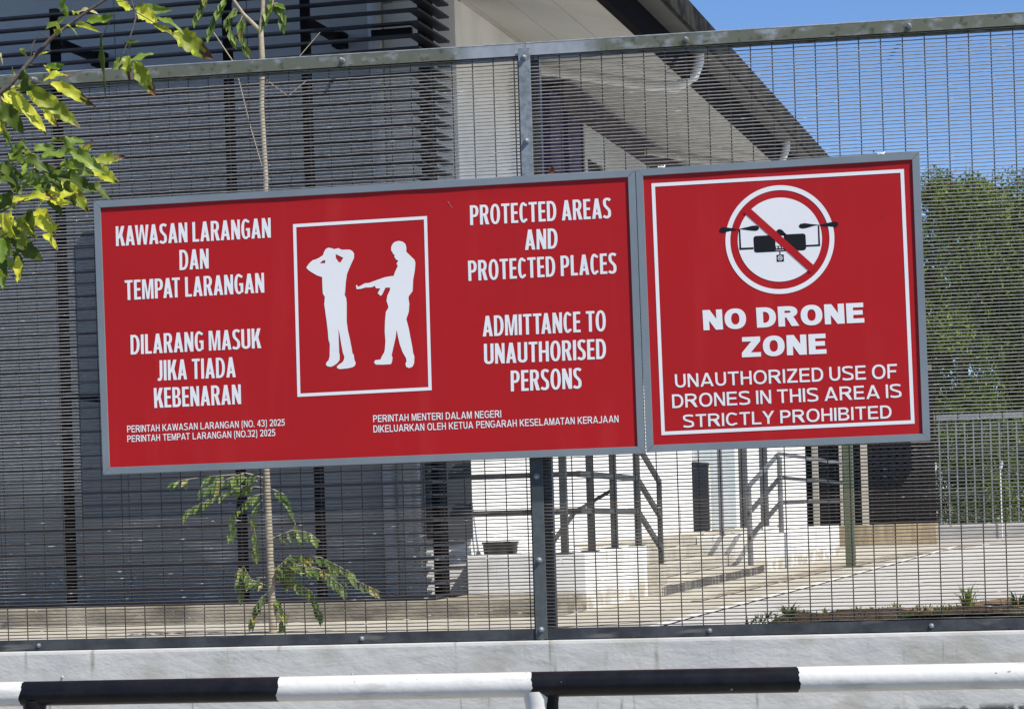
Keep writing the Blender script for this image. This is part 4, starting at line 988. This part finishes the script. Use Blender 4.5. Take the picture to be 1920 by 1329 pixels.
# railing of the ramp
rl = base('railing', W(1.1, 12, .06))
tag(rl, 'weathered grey three rail handrail climbing beside the landing steps', 'railing')
for b, z0, z1 in ((9.46, -.275, .63), (12.1, .06, 1.0)):
    q = MB(); q.tube([W(1.06, b, z0), W(1.06, b, z1)], .032, 10); put(q, 'post', rail_grey, rl)
for k, (z0, z1, z2) in enumerate(((.62, 1.04, .98), (.32, .74, .69), (.04, .43, .40))):
    q = MB(); q.bar(W(1.06, 9.40, z0), W(1.06, 12.1, z1), .048, .035); q.bar(W(1.06, 12.1, z1), W(1.06, 20.0, z2), .042, .035)
    put(q, 'handrail', rail_dark if k else rail_grey, rl)
q = MB(); q.tube([W(.55, 10.6, .06), W(.55, 10.6, 1.2)], .03, 10); put(q, 'post', rail_grey, rl)
# shallow black rubber dish
q = MB()
d_ = Vector(W(.20, 1.30, .092))
n = 24; prof_ = [(.135, 0), (.142, .012), (.147, .084), (.156, .088), (.156, .100), (.140, .100), (.132, .02), (.0, .015)]
vs, fs = [], []
for r, z in prof_:
    vs += [(d_.x + r * math.cos(2 * math.pi * k / n), d_.y + r * math.sin(2 * math.pi * k / n), d_.z + z) for k in range(n)]
for i in range(len(prof_) - 1): fs += [(i * n + k, i * n + (k + 1) % n, (i + 1) * n + (k + 1) % n, (i + 1) * n + k) for k in range(n)]
q.add(vs, fs, 0, True); q.add(vs[:n], [tuple(range(n))])
tag(put(q, 'dish', dish_m), 'shallow round black dish standing on the white platform', 'dish')
# olive square post
gp = base('steel_post', W(2.0, 11.3, G))
tag(gp, 'olive green square steel post standing at the road edge', 'post')
q = MB(); bbox(q, 1.945, 2.06, 11.24, 11.355, G, 3.3); put(q, 'shaft', olive_m, gp, .006)
q = MB(); bbox(q, 1.86, 2.14, 11.16, 11.44, G, G + .02); put(q, 'base_plate', olive_m, gp)

# dark slatted enclosure on a tan wall
sf = base('slatted_enclosure', W(.9, 24, -.34))
tag(sf, 'black slatted enclosure on a stained tan concrete wall at the back', 'enclosure')
q = MB(); bbox(q, -.5, 2.08, 24, 24.25, G - .05, -.02); put(q, 'wall', tan_m, sf, .01)
q = MB()
for i in range(19):
    a = -.42 + i * .134
    bbox(q, a, a + .085, 24.12, 24.17, -.018, 2.6)
for i in range(22): bbox(q, -.5, 2.06, 24.20, 24.23, .06 + i * .12, .085 + i * .12, 0)
put(q, 'slats', dark_m, sf)
q = MB(); bbox(q, -.5, 2.06, 24.24, 24.249, -.018, 2.7); put(q, 'backing', slat_back, sf)
for a, wd in ((-.02, .10), (.45, .045), (.60, .06), (.82, .11)):
    q = MB(); bbox(q, a, a + wd, 24.02, 24.10, -.018, 2.6); put(q, 'pier', conc_m, sf)

# far mesh fence with white cranked posts
ff = base('far_fence', W(4, 28, -.12))
tag(ff, 'distant grey bar fence with white cranked post tops before the trees', 'fence')
q = MB(); bbox(q, 1.4, 12, 27.9, 28.3, G - .02, -.11); put(q, 'kerb', road_m, ff, .02)
q = MB(); bbox(q, 1.5, 12, 27.98, 28.06, 1.84, 1.95); put(q, 'top_rail', galv, ff)
q = MB()
for i in range(66): bbox(q, 1.55 + i * .158, 1.574 + i * .158, 28.0, 28.015, -.12, 1.84)
for i in range(24): bbox(q, 1.5, 12, 28.016, 28.022, -.08 + i * .08, -.075 + i * .08)
put(q, 'bars', galv, ff)
for a in (1.78, 2.99, 4.2, 5.4, 6.6):
    q = MB(); q.tube([W(a, 27.85, G), W(a, 27.85, .90)], .012, 8)
    q.tube([W(a, 27.85, .90), W(a + .05, 27.82, 1.05)], .03, 8)
    put(q, 'cranked_post', zip_m, ff)

# ------------------------------------------------------------------ vegetation
def leaf_card(mb, p, d, nrm, ln, wd, mi):
    """a pointed, folded leaf of four faces"""
    d = d.normalized(); s = d.cross(nrm).normalized(); nn = s.cross(d).normalized()
    a = p; b = p + d * ln
    m1 = p + d * ln * .45 + nn * wd * -.12
    l1, r1 = m1 + s * wd / 2 + nn * wd * .22, m1 - s * wd / 2 + nn * wd * .22
    mb.add([a, l1, b, r1, m1], [(0, 4, 1), (4, 2, 1), (0, 3, 4), (4, 3, 2)], mi)
def rv(): 
    v = Vector((random.gauss(0, 1), random.gauss(0, 1), random.gauss(0, 1)))
    return v.normalized()
def far_tree(loc, h, r, n, label, seed):
    random.seed(seed)
    x, y, z = loc
    t = base('tree', loc); tag(t, label, 'tree', 'trees behind the far fence')
    tr = MB()
    tr.tube([(x, y, z - .1), (x + .1, y, z + h * .3), (x - .05, y + .1, z + h * .6), (x + .1, y, z + h * .85)], [.16, .13, .09, .03], 9)
    for k in range(7):
        a = k * 2.4; zz = z + h * (.25 + .08 * k)
        tr.tube([(x, y, zz), (x + math.cos(a) * r * .4, y + math.sin(a) * r * .4, zz + h * .10), (x + math.cos(a) * r * .8, y + math.sin(a) * r * .8, zz + h * .17)], [.06, .04, .015], 7)
    put(tr, 'trunk', bark_m, t)
    cl = []
    for k in range(120):
        u = random.random() ** .8
        a = random.uniform(0, 2 * math.pi)
        zz = h * (.02 + .93 * u)
        prof = (1 - .55 * u ** 2.2) * (.85 + .25 * math.sin(7 * u + seed))
        rr = r * prof * math.sqrt(random.random())
        cl.append((Vector((x + rr * math.cos(a), y + rr * math.sin(a), z + zz)), random.uniform(.30, .68), random.random()))
    f = MB()
    for k in range(n):
        c, s_, tone = random.choice(cl)
        d = rv()
        p = c + d * s_ * random.uniform(.55, 1.05) ** .7
        dr = (rv() + Vector((0, 0, -.4))).normalized()
        mi = 2 if random.random() < (.30 if tone > .72 else .06) else (1 if random.random() < (.12 if tone < .4 else .62) else 0)
        ln = random.uniform(.09, .16)
        leaf_card(f, p, dr, (rv() + Vector((0, 0, .8))).normalized(), ln, ln * .33, mi)
    put(f, 'crown', far_leaf, t)
for a, b, h, r, n, lab, sd in ((1.95, 34.0, 7.75, 1.5, 42000, 'tall leafy tree just right of the square sign', 3), (3.55, 34.5, 7.7, 1.45, 38000, 'tall leafy tree at the right edge of the view', 8),
                               (.15, 35.2, 8.1, 1.7, 12000, 'leafy tree whose top just clears the square sign', 5), (5.3, 34.6, 7.2, 1.5, 8000, 'leafy tree beyond the right edge of the view', 12), (2.6, 38.5, 7.7, 2.0, 52000, 'shaded tree filling the gap behind the two front trees', 17)):
    far_tree(W(a, b, G), h, r, n, lab, sd)

# sapling between fence and screen
random.seed(21)
sp = base('sapling', (-3.16, 8.33, G)); tag(sp, 'slender pale stemmed sapling with drooping compound leaves before the louvres', 'tree')
tr = MB()
tr.tube([(-3.16, 8.33, -.42), (-3.165, 8.33, .11), (-3.17, 8.33, .49), (-3.175, 8.33, .91), (-3.14, 8.33, 1.87), (-3.115, 8.34, 2.9), (-3.13, 8.34, 3.4), (-3.115, 8.34, 3.75), (-3.12, 8.34, 3.94)],
        [.030, .027, .025, .023, .021, .018, .018, .021, .020], 10)
tr.tube([(-3.12, 8.34, 3.94), (-3.24, 8.32, 4.07), (-3.33, 8.3, 4.21), (-3.44, 8.28, 4.41)], [.016, .012, .010, .008], 8)
tr.tube([(-3.12, 8.34, 3.94), (-3.1, 8.34, 4.09), (-3.08, 8.34, 4.47), (-3.05, 8.34, 5.2)], [.019, .016, .015, .01], 8)
tr.tube([(-3.11, 8.34, 4.01), (-3.03, 8.35, 4.13), (-2.99, 8.36, 4.32)], [.01, .008, .006], 8)
tr.tube([(-3.47, 8.28, 3.97), (-3.31, 8.31, 3.71), (-3.21, 8.32, 3.25), (-3.12, 8.34, 2.9)], .004, 6)
tr.tube([(-3.09, 8.34, 3.59), (-2.94, 8.37, 3.47), (-2.8, 8.39, 3.58)], .003, 6)
tr.tube([(-2.7, 8.41, 3.92), (-2.86, 8.38, 3.74)], .003, 6)
SPR = [((-3.19, 8.33, .7), (-3.4, 8.29, .77), (-3.63, 8.25, .76), (-3.86, 8.21, .73)), ((-3.19, 8.33, .67), (-3.36, 8.3, .69), (-3.55, 8.27, .62), (-3.77, 8.23, .51)), ((-3.18, 8.33, .63), (-3.29, 8.31, .61), (-3.41, 8.29, .5), (-3.44, 8.28, .35)),
       ((-3.19, 8.33, .74), (-3.3, 8.2, .78), (-3.45, 8.1, .72), (-3.6, 8.05, .66)), ((-3.16, 8.33, .67), (-3.06, 8.35, .62), (-3.01, 8.36, .49), (-2.96, 8.37, .33)), ((-3.19, 8.33, .03), (-3.02, 8.35, .18), (-2.81, 8.39, .16), (-2.59, 8.43, .04)),
       ((-3.18, 8.33, 0), (-2.97, 8.36, .1), (-2.67, 8.41, .04), (-2.4, 8.46, -.1)), ((-3.18, 8.33, -.02), (-3.01, 8.36, .01), (-2.88, 8.38, -.09), (-2.83, 8.39, -.24)), ((-3.18, 8.33, .02), (-3.0, 8.3, .12), (-2.8, 8.3, .08), (-2.62, 8.3, -.06)),
       ((-3.19, 8.33, .03), (-3.31, 8.31, .02), (-3.36, 8.3, .12), (-3.4, 8.29, 0)), ((-3.19, 8.33, -.08), (-3.24, 8.32, -.12), (-3.28, 8.31, -.19), (-3.32, 8.31, -.29)), ((-3.18, 8.33, -.08), (-3.12, 8.34, -.14), (-3.09, 8.34, -.22), (-3.1, 8.34, -.33)),
       ((-3.44, 8.28, 4.41), (-3.5, 8.27, 4.25), (-3.54, 8.27, 4.14), (-3.58, 8.26, 4.05)), ((-3.33, 8.3, 4.21), (-3.39, 8.29, 4.16), (-3.45, 8.28, 4.06), (-3.49, 8.28, 3.95)), ((-3.24, 8.32, 4.07), (-3.3, 8.31, 4.11), (-3.36, 8.3, 4.04), (-3.31, 8.31, 3.89)),
       ((-3.24, 8.32, 4.07), (-3.26, 8.31, 4.02), (-3.25, 8.32, 3.92), (-3.23, 8.32, 3.84)), ((-3.03, 8.35, 4.13), (-3, 8.36, 4.14), (-2.97, 8.36, 4.09), (-2.96, 8.36, 4.01)), ((-2.99, 8.36, 4.32), (-3.04, 8.35, 4.16), (-3.08, 8.34, 4.09), (-3.1, 8.34, 4.01)),
       ((-3.18, 8.33, .61), (-3.29, 8.31, .5), (-3.26, 8.31, .3), (-3.27, 8.31, .19)), ((-3.18, 8.33, -.04), (-3.27, 8.31, 0), (-3.38, 8.29, .04), (-3.38, 8.29, -.07)), ((-3.16, 8.33, .3), (-3.0, 8.34, .36), (-2.88, 8.35, .34), (-2.8, 8.36, .27))]
f = MB()
for s_i, s_ in enumerate(SPR):
    pts = [Vector(p) for p in s_]
    tr.tube(pts, [.005, .004, .003, .002], 5)
    full = 9 if s_i in (5, 6, 7, 8) else 5
    for seg in range(3):
        for k in range(full):
            if random.random() < .2: continue
            u = (k + random.random() * .6) / full
            if seg == 0 and u < .35: continue
            p = pts[seg].lerp(pts[seg + 1], u)
            ax = (pts[seg + 1] - pts[seg]).normalized()
            for sd in (-1, 1):
                side_ = Vector((-ax.y, ax.x, 0)) * sd + Vector((0, 0, 0))
                d = ax * .45 + side_ * .55 + Vector((random.uniform(-.2, .2), random.uniform(-.3, .3), -.75 + random.uniform(-.2, .3)))
                ln = random.uniform(.075, .128)
                mi = 2 if random.random() < .10 else (1 if random.random() < .5 else 0)
                leaf_card(f, p, d, Vector((random.uniform(-.4, .5), -.7, .6 + random.uniform(-.3, .3))), ln, ln * .42, mi)
put(tr, 'trunk', pale_bark, sp); put(f, 'foliage', sap_leaf, sp)

# roadside tree reaching in from the left, in front of the fence
rtree = base('roadside_tree', (-3.4, -2.6, -1.12)); tag(rtree, 'leafy roadside tree branch with yellowing leaves reaching in from the left', 'tree')
tr = MB()
tr.tube([(-3.4, -2.6, -1.2), (-3.35, -2.7, .2), (-3.2, -2.9, 1.0), (-3.1, -2.95, 1.9)], [.09, .075, .06, .045], 14)
x0 = Vector((-3.1, -2.95, 1.7))
for i, tw in enumerate(TWIGS):
    pts = [Vector(p[:3]) for p in tw]; rs = [p[3] * .85 for p in tw]
    if i in (0, 8, 9, 12): pts = [Vector((-3.2, -2.9, pts[0].z - .35 if pts[0].z < 1.6 else 1.0)), (Vector((-3.0, -3.0, pts[0].z - .12)))] + pts; rs = [rs[0] * 1.6, rs[0] * 1.2] + rs
    pts = [p + Vector((random.uniform(-.002, .002), 0, random.uniform(-.002, .002))) for p in pts]
    tr.tube(pts, rs, 10)
put(tr, 'trunk', bark_m, rtree)
ORDER = ['g', 'l', 'd', 'y', 'Y', 'p', 'r']
f = MB()
def big_leaf(p, q, wd, c):
    p, q = Vector(p), Vector(q)
    d = (q - p); ln = d.length; d = d.normalized()
    view = Vector((-.25, -.9, 0)).normalized()
    up_ = Vector((0, 0, 1))
    n_ = (view * random.uniform(.45, 1.0) + up_ * random.uniform(.3, .75) + Vector((random.uniform(-.35, .35), 0, 0)))
    s_ = d.cross(n_).normalized(); n_ = s_.cross(d).normalized()
    curl = random.uniform(-.10, .22); fold = random.uniform(.2, .75); tw = random.uniform(-.9, .9)
    N = 14
    vs = []
    ph = random.uniform(0, 6)
    for i in range(N + 1):
        u = i / N
        prof_ = (math.sin(math.pi * min(1, u * .97 + .03) ** .78)) ** .8 if u < 1 else 0
        prof_ = max(prof_, .04) * (1 + .13 * math.sin(31 * u + ph) + .08 * math.sin(53 * u + 2 * ph))
        c_ = p + d * ln * u + n_ * (-curl * ln * u * u) + n_ * .01 * math.sin(3 * u + ph)
        a = tw * u
        ss = s_ * math.cos(a) + n_ * math.sin(a); nn = n_ * math.cos(a) - s_ * math.sin(a)
        wv = .17 * math.sin(13 * u + ph) * wd
        for t_ in (-1, -.5, 0, .5, 1):
            vs.append(c_ + ss * (t_ * wd * .5 * prof_) + nn * (abs(t_) * fold * wd * .5 * prof_ + (wv * t_ * prof_ if abs(t_) == 1 else 0)))
    fs, ms = [], []
    base_c = {'b': 'y', 'B': 'Y'}.get(c, c)
    for i in range(N):
        for k in range(4):
            fs.append((i * 5 + k, i * 5 + k + 1, (i + 1) * 5 + k + 1, (i + 1) * 5 + k))
            cc = base_c
            if (c in 'bB' and i >= N - 5 + (k % 2) * 2) or (c in 'yY' and i >= N - 2 and k in (1, 2)): cc = 'r'
            elif base_c in 'yg' and (k in (0, 3)) and (i + k) % 5 == 0: cc = 'Y' if base_c == 'y' else 'y'
            ms.append(ORDER.index(cc))
    o = len(f.v)
    f.v += [tuple(v) for v in vs]
    for a, b in zip(fs, ms): f.f.append(tuple(i + o for i in a)); f.mi.append(b); f.sm.append(True)
random.seed(33)
for p, q_, wd, c in LEAVES: big_leaf(p, Vector(p).lerp(Vector(q_), 1.08), wd * 1.0, c)
put(f, 'foliage', [L[k] for k in ORDER], rtree)

# grass tufts and weeds on the verge
random.seed(9)
def tuft(mb, x, y, z, n, h, spread):
    for k in range(n):
        a = random.uniform(0, 6.28); hh = h * random.uniform(.45, 1); s_ = spread * random.uniform(.2, 1)
        dx, dy = math.cos(a), math.sin(a)
        w_ = .0035
        p0 = Vector((x + dx * .012, y + dy * .012, z - .01)); p1 = p0 + Vector((dx * s_ * .35, dy * s_ * .35, hh * .6)); p2 = p0 + Vector((dx * s_, dy * s_, hh * random.uniform(.75, 1)))
        sd = Vector((-dy, dx, 0)) * w_ + Vector((.001, 0, 0))
        mb.add([p0 - sd, p0 + sd, p1 + sd * .8, p1 - sd * .8, p2], [(0, 1, 2, 3), (3, 2, 4)], 0 if random.random() < .75 else 1)
for k, (x, y, h, n, lab) in enumerate(((1.62, .85, .13, 46, 'spiky green grass tuft on the red soil nearest the square sign'), (1.80, .55, .10, 60, 'dense low green tuft behind the right end of the bottom rail'),
                                       (1.905, .95, .13, 50, 'taller spiky grass tuft at the right edge of the view'), (.95, .60, .07, 40, 'short yellow green tuft behind the bottom rail bolt'))):
    q = MB(); tuft(q, x, y, .04, n, h, .07)
    tag(put(q, 'grass_tuft', grass_m), lab, 'grass', 'grass tufts on the verge')
q = MB()
for k in range(520):
    x = random.uniform(.8, 2.6); y = random.uniform(.12, 1.15)
    tuft(q, x, y, .03 + .02 * max(0, x - 1.1), random.randint(2, 6), random.uniform(.012, .045), .035)
for k in range(26):
    x = random.uniform(-1.2, 1.0); tuft(q, x, random.uniform(.3, 1.2), -.20, 3, random.uniform(.15, .24), .06)
kind(put(q, 'weeds', grass_m), 'stuff')
